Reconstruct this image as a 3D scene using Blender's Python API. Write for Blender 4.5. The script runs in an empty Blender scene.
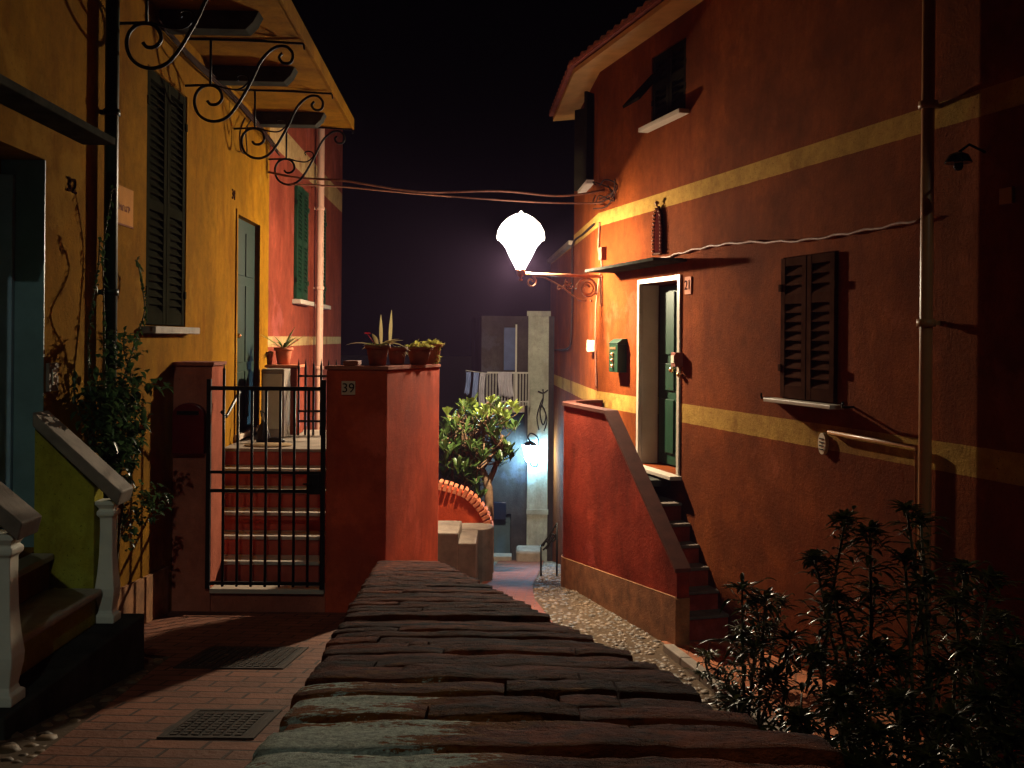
import bpy, math, random
from mathutils import Vector, Matrix
random.seed(7)
R = math.radians
S = bpy.context.scene
COL = S.collection
F = 1000.0; CX = 512.0; HY = 338.0; ROLL = R(0.5)
H = 3.0                                  # camera height above the world's zero

# ---------------------------------------------------------------- camera
cam = bpy.data.cameras.new('camera'); co = bpy.data.objects.new('camera', cam); COL.objects.link(co)
cam.sensor_width = 36.0; cam.lens = 36.0 * F / 1024.0
cam.shift_y = -(384 - HY) / 1024.0
cam.clip_start = 0.02; cam.clip_end = 900
co.location = (0, 0, H); co.rotation_euler = (R(90), -ROLL, 0)
S.camera = co

def ray(px, py):
    a, b = px - CX, py - HY
    c, s = math.cos(ROLL), math.sin(ROLL)
    return (a * c + b * s) / F, -(-a * s + b * c) / F      # x per metre depth, z per metre depth
def at(px, py, D):
    dx, dz = ray(px, py); return Vector((dx * D, D, H + dz * D))

# ---------------------------------------------------------------- vertical wall planes
class Wall:
    def __init__(s, a, b, side):        # x = a + b*D, side = +1 the alley lies towards +x
        s.a, s.b = a, b
        l = math.sqrt(1 + b * b)
        s.n = Vector((side / l, -side * b / l, 0)); s.l = l
    def p(s, D, n, z): return Vector((s.a + s.b * D, D, z)) + s.n * n
    def D(s, px, py):
        dx, dz = ray(px, py); return s.a / (dx - s.b)
    def hit(s, px, py):
        dx, dz = ray(px, py); d = s.a / (dx - s.b); return d, H + dz * d
WL = Wall(-2.374, -0.042, 1)
WA = Wall(4.807, -0.292, -1)
WB = Wall(1.757, -0.0524, -1)

# ---------------------------------------------------------------- materials
def new_mat(name):
    m = bpy.data.materials.new(name); m.use_nodes = True
    nt = m.node_tree; return m, nt, nt.nodes['Principled BSDF']
def N(nt, typ, **kw):
    n = nt.nodes.new(typ)
    for k, v in kw.items(): setattr(n, k, v)
    return n
def mixc(nt, fac, a, b, blend='MIX'):
    n = N(nt, 'ShaderNodeMix', data_type='RGBA', blend_type=blend)
    for sock, v in ((n.inputs[0], fac), (n.inputs[6], a), (n.inputs[7], b)):
        if hasattr(v, 'is_linked') or isinstance(v, bpy.types.NodeSocket): nt.links.new(v, sock)
        elif isinstance(v, (int, float)): sock.default_value = v
        else: sock.default_value = (*v, 1) if len(v) == 3 else v
    return n.outputs[2]
def ramp(nt, src, p0, p1, c0=(0,0,0,1), c1=(1,1,1,1)):
    r = N(nt, 'ShaderNodeValToRGB'); e = r.color_ramp.elements
    e[0].position = p0; e[1].position = p1; e[0].color = c0; e[1].color = c1
    nt.links.new(src, r.inputs[0]); return r.outputs[0]
def coords(nt, scale=(1,1,1), world=False):
    if world: src = N(nt, 'ShaderNodeNewGeometry').outputs['Position']
    else: src = N(nt, 'ShaderNodeTexCoord').outputs['Object']
    mp = N(nt, 'ShaderNodeMapping'); mp.inputs['Scale'].default_value = scale
    nt.links.new(src, mp.inputs[0]); return mp.outputs[0]
def noise(nt, vec, scale, detail=5, rough=.6):
    n = N(nt, 'ShaderNodeTexNoise'); n.inputs['Scale'].default_value = scale
    n.inputs['Detail'].default_value = detail; n.inputs['Roughness'].default_value = rough
    nt.links.new(vec, n.inputs['Vector']); return n.outputs['Fac']
def bump(nt, bsdf, h, strength, dist=.02):
    b = N(nt, 'ShaderNodeBump'); b.inputs['Strength'].default_value = strength; b.inputs['Distance'].default_value = dist
    nt.links.new(h, b.inputs['Height']); nt.links.new(b.outputs[0], bsdf.inputs['Normal'])
def dk(c, k): return tuple(x * k for x in c)

def plaster(name, base, bands=(), sheen=None, bandcol=(.8,.5,.08), plinth=None, plinthcol=(.12,.09,.06), mottled=.45, bumpy=.5):
    m, nt, b = new_mat(name); v = coords(nt, world=True)
    n1 = noise(nt, v, 1.3, 6); n2 = noise(nt, v, 9, 6, .7)
    vs = coords(nt, (2.2, 2.2, .6), world=True); n3 = noise(nt, vs, 1.5, 7, .72)
    c = mixc(nt, ramp(nt, n1, .35, .7), dk(base, 1 - mottled), dk(base, 1.2))
    c = mixc(nt, ramp(nt, n3, .47, .72), c, (base[0]*.62, base[1]*.5, base[2]*.5))
    if bands:
        geo = N(nt, 'ShaderNodeNewGeometry'); sep = N(nt, 'ShaderNodeSeparateXYZ'); nt.links.new(geo.outputs['Position'], sep.inputs[0])
        wob = N(nt, 'ShaderNodeMath', operation='MULTIPLY_ADD'); nt.links.new(n2, wob.inputs[0]); wob.inputs[1].default_value = .012
        nt.links.new(sep.outputs[2], wob.inputs[2])
        bc = mixc(nt, ramp(nt, n1, .35, .75), dk(bandcol, .72), bandcol)
        for z0, z1 in bands:
            g = N(nt, 'ShaderNodeMath', operation='GREATER_THAN'); nt.links.new(wob.outputs[0], g.inputs[0]); g.inputs[1].default_value = z0 + .006
            l = N(nt, 'ShaderNodeMath', operation='LESS_THAN'); nt.links.new(wob.outputs[0], l.inputs[0]); l.inputs[1].default_value = z1 + .006
            mm = N(nt, 'ShaderNodeMath', operation='MULTIPLY'); nt.links.new(g.outputs[0], mm.inputs[0]); nt.links.new(l.outputs[0], mm.inputs[1])
            c = mixc(nt, mm.outputs[0], c, bc)
    c = mixc(nt, ramp(nt, n2, .3, .7), mixc(nt, .55, dk(base, .3), c), c)
    n5 = noise(nt, v, .8, 8, .62)                       # weathered and repaired patches with ragged edges
    c = mixc(nt, ramp(nt, n5, .56, .60), c, mixc(nt, .45, c, (base[0]*.45, base[1]*.42, base[2]*.5)))
    c = mixc(nt, ramp(nt, n5, .36, .40, (1,1,1,1), (0,0,0,1)), c, mixc(nt, .35, c, (min(1,base[0]*1.3), base[1]*1.6, base[2]*2.2+.01)))
    n6 = noise(nt, v, 75, 3, .6); c = mixc(nt, ramp(nt, n6, .62, .72), c, dk(base, .35))
    nt.links.new(c, b.inputs['Base Color']); b.inputs['Roughness'].default_value = 1.0; b.inputs['Specular IOR Level'].default_value = .04
    if sheen: b.inputs['Roughness'].default_value, b.inputs['Specular IOR Level'].default_value = sheen
    n4 = noise(nt, v, 38, 6, .75)
    ad = N(nt, 'ShaderNodeMath', operation='MULTIPLY_ADD'); nt.links.new(n1, ad.inputs[0]); ad.inputs[1].default_value = 2.2; nt.links.new(n4, ad.inputs[2])
    bump(nt, b, ad.outputs[0], bumpy, .012)
    return m
def simple(name, base, var=.3, scale=8, rough=.6, bmp=.2, metal=0, spec=.15, dark=None, fine=40):
    m, nt, b = new_mat(name); v = coords(nt)
    n1 = noise(nt, v, scale); c = mixc(nt, ramp(nt, n1, .3, .72), dark if dark else dk(base, 1 - var), base)
    nt.links.new(c, b.inputs['Base Color']); b.inputs['Roughness'].default_value = rough
    b.inputs['Metallic'].default_value = metal; b.inputs['Specular IOR Level'].default_value = spec
    if bmp: bump(nt, b, noise(nt, v, fine, 4), bmp, .005)
    return m
def emit(name, col, st):
    m, nt, b = new_mat(name)
    b.inputs['Base Color'].default_value = (.8,.8,.8,1); b.inputs['Emission Color'].default_value = (*col, 1); b.inputs['Emission Strength'].default_value = st
    return m
def bricks(name, c1, c2, mortar, rot, bw, bh, ms=.008, wear=None):
    m, nt, b = new_mat(name)
    geo = N(nt, 'ShaderNodeNewGeometry'); mp = N(nt, 'ShaderNodeMapping'); mp.inputs['Rotation'].default_value = (0, 0, rot)
    nt.links.new(geo.outputs['Position'], mp.inputs[0])
    sp = N(nt, 'ShaderNodeSeparateXYZ'); nt.links.new(mp.outputs[0], sp.inputs[0])
    cb = N(nt, 'ShaderNodeCombineXYZ'); nt.links.new(sp.outputs[0], cb.inputs[0]); nt.links.new(sp.outputs[1], cb.inputs[1])
    br = N(nt, 'ShaderNodeTexBrick'); nt.links.new(cb.outputs[0], br.inputs['Vector'])
    br.inputs['Color1'].default_value = (*c1, 1); br.inputs['Color2'].default_value = (*c2, 1); br.inputs['Mortar'].default_value = (*mortar, 1)
    br.inputs['Scale'].default_value = 1; br.inputs['Brick Width'].default_value = bw; br.inputs['Row Height'].default_value = bh
    br.inputs['Mortar Size'].default_value = ms; br.inputs['Mortar Smooth'].default_value = .3
    n1 = noise(nt, geo.outputs['Position'], 3.5, 6)
    c = mixc(nt, ramp(nt, n1, .38, .7), mixc(nt, .6, br.outputs[0], dk(c1, .35)), br.outputs[0])
    nt.links.new(c, b.inputs['Base Color']); b.inputs['Roughness'].default_value = .75; b.inputs['Specular IOR Level'].default_value = .12
    n2 = noise(nt, geo.outputs['Position'], 30, 5)
    inv = N(nt, 'ShaderNodeMath', operation='MULTIPLY_ADD'); nt.links.new(br.outputs['Fac'], inv.inputs[0]); inv.inputs[1].default_value = -1.4; nt.links.new(n2, inv.inputs[2])
    bump(nt, b, inv.outputs[0], .7, .012)
    return m
def leafmat(name, c1, c2, rough=.35):
    m, nt, b = new_mat(name); v = coords(nt); n1 = noise(nt, v, 6, 3)
    c = mixc(nt, ramp(nt, n1, .35, .65), c1, c2); nt.links.new(c, b.inputs['Base Color'])
    b.inputs['Roughness'].default_value = rough; b.inputs['Specular IOR Level'].default_value = .22
    tr_ = N(nt, 'ShaderNodeBsdfTranslucent'); nt.links.new(c, tr_.inputs[0]); mx = N(nt, 'ShaderNodeMixShader'); mx.inputs[0].default_value = .35
    nt.links.new(b.outputs[0], mx.inputs[1]); nt.links.new(tr_.outputs[0], mx.inputs[2]); nt.links.new(mx.outputs[0], nt.nodes['Material Output'].inputs['Surface'])
    return m

M = {}
M['yellow'] = plaster('yellow_ochre_plaster', (.24,.108,.005), mottled=.3)
M['pink'] = plaster('rose_plaster', (.2,.042,.022), bands=((H-.13,H-.005),(H+2.28,H+2.62)), bandcol=(.42,.28,.12), mottled=.3)
M['redwall'] = plaster('burnt_orange_plaster', (.175,.038,.007), bands=((H-.86,H-.665),(H+1.43,H+1.60)), bandcol=(.40,.23,.05), mottled=.45, bumpy=.8)
M['coral'] = plaster('coral_plaster', (.56,.075,.025), mottled=.4)
M['pillar'] = plaster('brick_pink_plaster', (.42,.12,.07), mottled=.25)
M['crimson'] = plaster('crimson_plaster', (.32,.045,.02), mottled=.7, bumpy=.8)
M['plinth'] = simple('rough_brown_render', (.3,.13,.05), .6, 7, .95, 1.0, spec=.2, fine=60)
M['green'] = plaster('lime_green_plaster', (.36,.33,.035), mottled=.25)
M['grey_wall'] = plaster('grey_plaster', (.04,.034,.032), mottled=.4)
M['cream'] = plaster('cream_plaster', (.26,.27,.22), mottled=.15, bumpy=.3)
M['stone'] = simple('worn_grey_stone', (.24,.19,.15), .45, 6, .7, .5)
M['darkstone'] = simple('dark_slate_stone', (.05,.05,.043), .5, 6, 1, .5, spec=0)
M['marble'] = simple('pale_marble', (.38,.31,.25), .15, 5, .4, .1)
M['tread'] = simple('slate_tread', (.42,.36,.3), .4, 9, .5, .4)
M['stair_tread'] = simple('dark_stone_tread', (.12,.09,.07), .4, 8, .9, .3)
M['riser'] = simple('red_riser_tile', (.4,.07,.04), .35, 9, .6, .3)
M['black_iron'] = simple('black_wrought_iron', (.012,.011,.01), .3, 20, .45, .3, metal=.3)
M['iron_grey'] = simple('weathered_iron', (.05,.032,.024), .5, 14, .85, .5, spec=.15)
M['copper'] = simple('rust_brown_iron', (.28,.12,.06), .4, 20, .4, .3, metal=.5)
M['darkgreen'] = simple('dark_green_paint', (.007,.02,.011), .4, 5, .6, .15)
M['midgreen'] = simple('bottle_green_paint', (.007,.028,.013), .3, 5, .5, .1)
M['shutter'] = simple('brown_green_shutter_paint', (.014,.011,.007), .5, 7, 1, .2, spec=0)
M['shutter_grey'] = simple('grey_green_shutter_paint', (.02,.02,.013), .4, 7, 1, .2, spec=0)
M['shutter_red'] = simple('weathered_brown_shutter', (.05,.022,.015), .5, 7, 1, .2, spec=0)
M['bluegrey'] = simple('blue_grey_paint', (.16,.26,.27), .3, 5, .4, .1)
M['paleblue'] = simple('pale_blue_paint', (.32,.46,.55), .3, 5, .4, .1)
M['rail_white'] = simple('dull_white_paint', (.25,.24,.22), .2, 8, .6, .2)
M['white'] = simple('white_stucco', (.72,.7,.6), .15, 8, .6, .3)
M['pvc_pink'] = simple('pink_painted_pipe', (.62,.35,.25), .2, 4, .4, .1)
M['pipe_brown'] = simple('brown_painted_pipe', (.3,.13,.05), .25, 4, .4, .1)
M['pipe_green'] = simple('dark_green_pipe', (.012,.028,.016), .3, 4, .4, .1)
M['terracotta'] = simple('terracotta', (.5,.15,.07), .35, 12, .8, .4)
M['terradark'] = simple('old_terracotta', (.3,.08,.045), .45, 12, .85, .5)
M['soil'] = simple('potting_soil', (.03,.02,.013), .5, 30, 1, 1)
M['bell'] = simple('ivory_plastic', (.6,.52,.4), .1, 5, .4, 0)
M['brass'] = simple('brass', (.8,.5,.25), .1, 5, .25, 0, metal=.9)
M['number'] = simple('dark_number_paint', (.03,.012,.01), .2, 20, 1, 0, spec=0)
M['tile_w'] = simple('glazed_number_tile', (.55,.36,.24), .1, 10, .3, 0)
M['cable'] = simple('dull_cable', (.03,.015,.012), .3, 10, .9, 0, spec=.05)
M['cable_lit'] = simple('lit_cable', (.25,.1,.06), .5, 14, .6, .2)  # cable colour made paler to hold the lamplight; the beads share it
M['cloth_blue'] = simple('blue_cloth', (.12,.16,.3), .3, 6, .9, .2)
M['cloth_grey'] = simple('grey_cloth', (.25,.24,.27), .3, 6, .9, .2)
M['glass_dark'] = simple('dark_glass', (.01,.012,.02), .2, 6, .08, 0)
M['lamp'] = emit('burning_bulb', (1,.82,.56), 24500)
def glow_glass():
    m, nt, b = new_mat('clear_glowing_glass'); nt.nodes.remove(b)
    t = N(nt, 'ShaderNodeBsdfTransparent'); e = N(nt, 'ShaderNodeEmission'); e.inputs[0].default_value = (1,.93,.97,1); e.inputs[1].default_value = 5
    ad = N(nt, 'ShaderNodeAddShader'); nt.links.new(t.outputs[0], ad.inputs[0]); nt.links.new(e.outputs[0], ad.inputs[1]); nt.links.new(ad.outputs[0], nt.nodes['Material Output'].inputs['Surface']); return m
M['lamp_glass'] = glow_glass()
M['lamp_top'] = emit('dome_with_added_glow', (1,.85,.72), 12)  # glow added to dome and finial for the glare and upper wall fill
M['lamp_blue'] = emit('lit_cool_lamp_glass', (.3,.72,1), 460)
def pebble_mat():
    m, nt, b = new_mat('river_pebbles'); g = N(nt, 'ShaderNodeNewGeometry')
    c = mixc(nt, g.outputs['Random Per Island'], (.045,.022,.009), (.2,.105,.04)); n1 = noise(nt, g.outputs['Position'], 2.2, 6)
    c = mixc(nt, ramp(nt, n1, .35, .65), mixc(nt, .7, c, (.05,.035,.02)), c); nt.links.new(c, b.inputs['Base Color']); b.inputs['Roughness'].default_value = .65
    bump(nt, b, noise(nt, g.outputs['Position'], 90, 3), .3, .004); return m
M['pebble'] = pebble_mat()
M['mortar'] = simple('earth_and_mortar', (.09,.055,.03), .4, 12, .95, .6)
M['lane'] = bricks('brick_lane', (.24,.055,.02), (.17,.038,.014), (.09,.05,.035), R(4), .24, .07)
M['lane_left'] = bricks('brick_path', (.24,.085,.045), (.17,.062,.036), (.035,.02,.015), R(3), .26, .13, .009)
M['patio'] = bricks('terracotta_patio', (.38,.12,.045), (.33,.1,.04), (.14,.06,.03), R(16), .3, .3, .008)
M['bark'] = simple('pale_bark', (.2,.12,.07), .5, 20, .9, .8)
M['stem'] = simple('green_brown_stem', (.09,.07,.03), .4, 20, .7, .3)
M['leaf_tree'] = leafmat('grey_green_leaves', (.03,.07,.015), (.07,.11,.028))
M['leaf_lime'] = leafmat('lime_tip_leaves', (.13,.19,.035), (.2,.24,.05))
M['leaf_dark'] = leafmat('glossy_dark_leaves', (.01,.016,.005), (.045,.042,.01), .3)
M['leaf_vine'] = leafmat('climber_leaves', (.02,.045,.018), (.045,.085,.03), .35)
M['leaf_pot'] = leafmat('pot_plant_leaves', (.1,.16,.04), (.22,.24,.08))
M['leaf_yellow'] = leafmat('yellow_succulent_leaves', (.35,.32,.06), (.5,.42,.12))
M['leaf_cream'] = leafmat('cream_strap_leaves', (.5,.38,.18), (.6,.5,.25))
M['petal'] = leafmat('red_petals', (.6,.02,.05), (.7,.04,.08), .5)

# worn tiles with lichen and cement patches
def cap_material():
    m, nt, b = new_mat('weathered_cap_tiles'); geo = N(nt, 'ShaderNodeNewGeometry')
    v = coords(nt, (1.0, 1.5, 1.0), world=True)
    n1 = noise(nt, v, 7, 8, .7); n2 = noise(nt, v, 26, 7, .7); n3 = noise(nt, coords(nt, world=True), 120, 4, .8)
    c = mixc(nt, ramp(nt, n1, .35, .65), (.045,.010,.005), (.26,.055,.017))
    c = mixc(nt, ramp(nt, n2, .5, .7), c, (.012,.007,.005))
    sp = N(nt, 'ShaderNodeSeparateXYZ'); nt.links.new(geo.outputs['Position'], sp.inputs[0])
    # lichen grows on the near, left end of the wall
    def mr(src, a, b2):
        k = N(nt, 'ShaderNodeMapRange'); nt.links.new(src, k.inputs[0]); k.inputs[1].default_value = a; k.inputs[2].default_value = b2; return k.outputs[0]
    near = mr(sp.outputs[1], 1.5, .9); left = mr(sp.outputs[0], .12, -.12)
    mu = N(nt, 'ShaderNodeMath', operation='MULTIPLY'); nt.links.new(near, mu.inputs[0]); nt.links.new(left, mu.inputs[1])
    n4 = noise(nt, coords(nt, (1.0, 3.2, 1), world=True), 5.5, 6, .7)
    ad = N(nt, 'ShaderNodeMath', operation='MULTIPLY_ADD'); mk = N(nt, 'ShaderNodeMath', operation='MULTIPLY'); nt.links.new(mu.outputs[0], mk.inputs[0]); mk.inputs[1].default_value = .65
    nt.links.new(n4, ad.inputs[0]); ad.inputs[1].default_value = 1.7; nt.links.new(mk.outputs[0], ad.inputs[2])
    nn = N(nt, 'ShaderNodeMath', operation='MULTIPLY_ADD'); nt.links.new(n3, nn.inputs[0]); nn.inputs[1].default_value = .35; nt.links.new(ad.outputs[0], nn.inputs[2])
    lich = mr(nn.outputs[0], 1.47, 1.51)
    sh = N(nt, 'ShaderNodeMath', operation='SUBTRACT'); nt.links.new(nn.outputs[0], sh.inputs[0]); sh.inputs[1].default_value = .0
    ochre = mr(sh.outputs[0], 1.30, 1.42)
    rpi = mixc(nt, geo.outputs['Random Per Island'], (.45,.4,.4), (1.7,1.6,1.5)); c = mixc(nt, 1.0, c, rpi, 'MULTIPLY')
    c = mixc(nt, ochre, c, (.30,.10,.022))
    lc = mixc(nt, ramp(nt, n3, .35, .65), (.36,.40,.34), (.85,.92,.8))
    c = mixc(nt, lich, c, lc)
    nt.links.new(c, b.inputs['Base Color']); b.inputs['Roughness'].default_value = .9; b.inputs['Specular IOR Level'].default_value = .06
    a2 = N(nt, 'ShaderNodeMath', operation='MULTIPLY_ADD'); nt.links.new(n2, a2.inputs[0]); a2.inputs[1].default_value = 2; nt.links.new(n3, a2.inputs[2])
    bump(nt, b, a2.outputs[0], .9, .008)
    return m
M['cap'] = cap_material()

# ---------------------------------------------------------------- mesh builder
class MB:
    def __init__(s): s.v = []; s.f = []; s.sm = []; s.marks = []
    def add(s, vs, fs, smooth=False):
        s.marks.append((len(s.v), len(s.f))); o = len(s.v); s.v += [Vector(x) for x in vs]; s.f += [tuple(i + o for i in f) for f in fs]; s.sm += [smooth] * len(fs)
        return s
    def hexa(s, p):                      # eight corners, bottom ring then top ring
        return s.add(p, [(3,2,1,0),(4,5,6,7),(0,1,5,4),(1,2,6,5),(2,3,7,6),(3,0,4,7)])
    def box(s, x0, x1, y0, y1, z0, z1):
        return s.hexa([(x0,y0,z0),(x1,y0,z0),(x1,y1,z0),(x0,y1,z0),(x0,y0,z1),(x1,y0,z1),(x1,y1,z1),(x0,y1,z1)])
    def wbox(s, W, D0, D1, n0, n1, z0, z1):
        return s.hexa([W.p(D0,n0,z0),W.p(D1,n0,z0),W.p(D1,n1,z0),W.p(D0,n1,z0),W.p(D0,n0,z1),W.p(D1,n0,z1),W.p(D1,n1,z1),W.p(D0,n1,z1)])
    def prism(s, foot, z0, z1, smooth=False):   # z0, z1 numbers or lists per vertex
        n = len(foot)
        a = z0 if isinstance(z0, (list, tuple)) else [z0] * n
        b = z1 if isinstance(z1, (list, tuple)) else [z1] * n
        vs = [(x, y, a[i]) for i, (x, y) in enumerate(foot)] + [(x, y, b[i]) for i, (x, y) in enumerate(foot)]
        o = len(s.v); s.v += [Vector(x) for x in vs]
        for i in range(n):
            j = (i + 1) % n; s.f.append((o+i, o+j, o+n+j, o+n+i)); s.sm.append(smooth)
        s.f.append(tuple(o + n - 1 - i for i in range(n))); s.sm.append(False)
        s.f.append(tuple(o + n + i for i in range(n))); s.sm.append(False)
        return s
    def tube(s, pts, r, k=8, cap=True, smooth=True):
        s.marks.append((len(s.v), len(s.f))); pts = [Vector(p) for p in pts]; n = len(pts)
        rr = r if isinstance(r, (list, tuple)) else [r] * n
        o = len(s.v); prev = None
        for i, p in enumerate(pts):
            t = (pts[min(i+1, n-1)] - pts[max(i-1, 0)])
            if t.length < 1e-9: t = Vector((0,0,1))
            t.normalize()
            if prev is None:
                a = t.cross(Vector((0,0,1)))
                if a.length < .1: a = t.cross(Vector((1,0,0)))
            else: a = prev - t * prev.dot(t)
            a.normalize(); prev = a; b = t.cross(a)
            for j in range(k):
                an = 2 * math.pi * j / k; s.v.append(p + (a * math.cos(an) + b * math.sin(an)) * rr[i])
        for i in range(n - 1):
            for j in range(k):
                q = (j + 1) % k; s.f.append((o+i*k+j, o+i*k+q, o+(i+1)*k+q, o+(i+1)*k+j)); s.sm.append(smooth)
        if cap:
            s.f.append(tuple(o + k - 1 - j for j in range(k))); s.f.append(tuple(o + (n-1)*k + j for j in range(k))); s.sm += [False, False]
        return s
    def lathe(s, c, prof, k=20, smooth=True, sx=1, sy=1, cap=True):
        c = Vector(c); o = len(s.v); n = len(prof)
        for r, z in prof:
            for j in range(k):
                an = 2*math.pi*j/k; s.v.append(c + Vector((r*math.cos(an)*sx, r*math.sin(an)*sy, z)))
        for i in range(n-1):
            for j in range(k):
                q = (j+1) % k; s.f.append((o+i*k+j, o+i*k+q, o+(i+1)*k+q, o+(i+1)*k+j)); s.sm.append(smooth)
        if cap: s.f.append(tuple(o+k-1-j for j in range(k))); s.f.append(tuple(o+(n-1)*k+j for j in range(k))); s.sm += [False, False]
        return s
    def leaf(s, base, d, L, w, droop=.3, segs=3, fold=.25, tip=.0, wide=.45):
        d = Vector(d).normalized(); side = d.cross(Vector((0,0,1)))
        if side.length < .05: side = Vector((1,0,0))
        side.normalize(); up = side.cross(d); p = Vector(base); o = len(s.v)
        for i in range(segs + 1):
            t = i / segs
            ww = w * (math.sin(math.pi * min(1, (t ** (math.log(.5)/math.log(wide))))) * .92 + .08) * (1 - (1-tip)*0*t)
            if i == segs: ww = w * (.08 + tip)
            q = p + d * (L * t) - Vector((0,0,1)) * (droop * L * t * t)
            s.v += [q - side * ww * .5 + up * ww * fold, q, q + side * ww * .5 + up * ww * fold]
        for i in range(segs):
            a = o + i * 3
            s.f += [(a, a+1, a+4, a+3), (a+1, a+2, a+5, a+4)]; s.sm += [True, True]
        return s
    def build(s, name, mat, parent=None, bevel=0, solid=0, split=0):
        if split:                       # every `split` primitives become a part of their own
            ms = s.marks[::split] + [(len(s.v), len(s.f))]; last = None
            for (v0, f0), (v1, f1) in zip(ms, ms[1:]):
                q = MB(); q.v = s.v[v0:v1]; q.f = [tuple(i - v0 for i in f) for f in s.f[f0:f1]]; q.sm = s.sm[f0:f1]
                last = q.build(name, mat, parent, bevel, solid)
            return last
        root = parent
        while root is not None and root.parent is not None: root = root.parent
        off = root.location.copy() if root is not None else Vector((0,0,0))
        me = bpy.data.meshes.new(name); me.from_pydata([tuple(v - off) for v in s.v], [], s.f); me.update()
        for p, sm in zip(me.polygons, s.sm): p.use_smooth = sm
        me.materials.append(M[mat] if isinstance(mat, str) else mat)
        o = bpy.data.objects.new(name, me); COL.objects.link(o)
        if parent is not None: o.parent = parent
        if solid:
            q = o.modifiers.new('thickness', 'SOLIDIFY'); q.thickness = solid; q.offset = 0
        if bevel:
            q = o.modifiers.new('bevel', 'BEVEL'); q.width = bevel; q.segments = 2; q.limit_method = 'ANGLE'; q.angle_limit = R(40)
        return o
def tag(o, label=None, cat=None, group=None, kind=None):
    if label: o['label'] = label
    if cat: o['category'] = cat
    if group: o['group'] = group
    if kind: o['kind'] = kind
    return o
def thing(name, loc, label, cat, group=None):
    o = bpy.data.objects.new(name, None); COL.objects.link(o); o.location = Vector(loc); o.empty_display_size = .2
    return tag(o, label, cat, group)
def text(name, body, W, D, n, z, size, mat, parent, squeeze=1.0, depth=.003, flip=False):
    cu = bpy.data.curves.new(name, 'FONT'); cu.body = body; cu.size = size; cu.extrude = depth; cu.align_x = 'CENTER'; cu.align_y = 'CENTER'
    t = bpy.data.objects.new(name, cu); COL.objects.link(t)
    dg = bpy.context.evaluated_depsgraph_get(); me = bpy.data.meshes.new_from_object(t.evaluated_get(dg))
    bpy.data.objects.remove(t); 
    nn = W.n; ex = Vector((0,0,1)).cross(nn)       # reading direction seen from the alley
    root = parent
    while root.parent is not None: root = root.parent
    c = W.p(D, n, z) - root.location
    for v in me.vertices: x, y, zz = v.co; v.co = c + ex * x * squeeze + Vector((0,0,1)) * y + nn * zz
    me.materials.clear(); me.materials.append(M[mat])
    o = bpy.data.objects.new(name, me); COL.objects.link(o); o.parent = parent; return o
def spiral(cx, cz, r0, r1, a0, a1, n=22):
    return [(cx + (r0+(r1-r0)*i/n)*math.cos(a0+(a1-a0)*i/n), cz + (r0+(r1-r0)*i/n)*math.sin(a0+(a1-a0)*i/n)) for i in range(n+1)]
def smooth_path(pts, n=6):
    out = []; P = [Vector(p) for p in pts]
    for i in range(len(P)-1):
        a, b, c, d = P[max(i-1,0)], P[i], P[i+1], P[min(i+2, len(P)-1)]
        for k in range(n):
            t = k/n; out.append(.5*((2*b)+(c-a)*t+(2*a-5*b+4*c-d)*t*t+(3*b-a-3*c+d)*t**3))
    out.append(P[-1]); return out
def face_wall(mb, W, D0, D1, z0, z1, holes, depth=.25):
    Ds = sorted({D0, D1, *[h[0] for h in holes], *[h[1] for h in holes]}); Zs = sorted({z0, z1, *[h[2] for h in holes], *[h[3] for h in holes]})
    for i in range(len(Ds)-1):
        for j in range(len(Zs)-1):
            dm, zm = (Ds[i]+Ds[i+1])/2, (Zs[j]+Zs[j+1])/2
            if any(h[0] < dm < h[1] and h[2] < zm < h[3] for h in holes): continue
            mb.add([W.p(Ds[i],0,Zs[j]),W.p(Ds[i+1],0,Zs[j]),W.p(Ds[i+1],0,Zs[j+1]),W.p(Ds[i],0,Zs[j+1])], [(0,1,2,3)])
    for a, b, c, d in holes:
        q = [W.p(a,0,c),W.p(b,0,c),W.p(b,0,d),W.p(a,0,d),W.p(a,-depth,c),W.p(b,-depth,c),W.p(b,-depth,d),W.p(a,-depth,d)]
        mb.add(q, [(0,1,5,4),(1,2,6,5),(2,3,7,6),(3,0,4,7),(4,5,6,7)])

# ---------------------------------------------------------------- terrain heights
def lerp_table(t, x):
    if x <= t[0][0]: a, b = t[0], t[1]
    elif x >= t[-1][0]: a, b = t[-2], t[-1]
    else:
        for a, b in zip(t, t[1:]):
            if a[0] <= x <= b[0]: break
    return a[1] + (b[1]-a[1]) * (x-a[0]) / (b[0]-a[0])
def zR(D): return H - lerp_table([(-4,2.1),(4,2.5),(7.7,2.7),(9.3,2.8),(11.5,2.9),(14,3.3),(18.5,4.12)], D)
def zL(D): return H - (1.1 + .14 * max(D, -2))
def gw_c(D): return .122 - .1177 * D              # centre line of the garden wall

# big ground sheet and the two ways
MB().add([(-300,-300,-4.5),(300,-300,-4.5),(300,400,-4.5),(-300,400,-4.5)], [(0,1,2,3)]).build('ground', 'mortar')['kind'] = 'structure'
def strip(name, mat, xl, xr, D0, D1, zf, n=60, m=6, lift=0, skirt=True):
    b = MB(); vs = []; fs = []
    for i in range(n+1):
        D = D0 + (D1-D0)*i/n
        for j in range(m+1):
            x = xl(D) + (xr(D)-xl(D))*j/m; vs.append((x, D, zf(D)+lift))
    for i in range(n):
        for j in range(m): a = i*(m+1)+j; fs.append((a, a+1, a+m+2, a+m+1))
    b.add(vs, fs, True); o = b.build(name, mat); o['kind'] = 'structure'; return o
strip('street_bed', 'mortar', lambda D: gw_c(D) if D < 8 else -1.3, lambda D: (WA.p(D,0,0).x if D < 12.73 else WB.p(D,0,0).x)+.1, -4, 19.5, zR)
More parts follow.
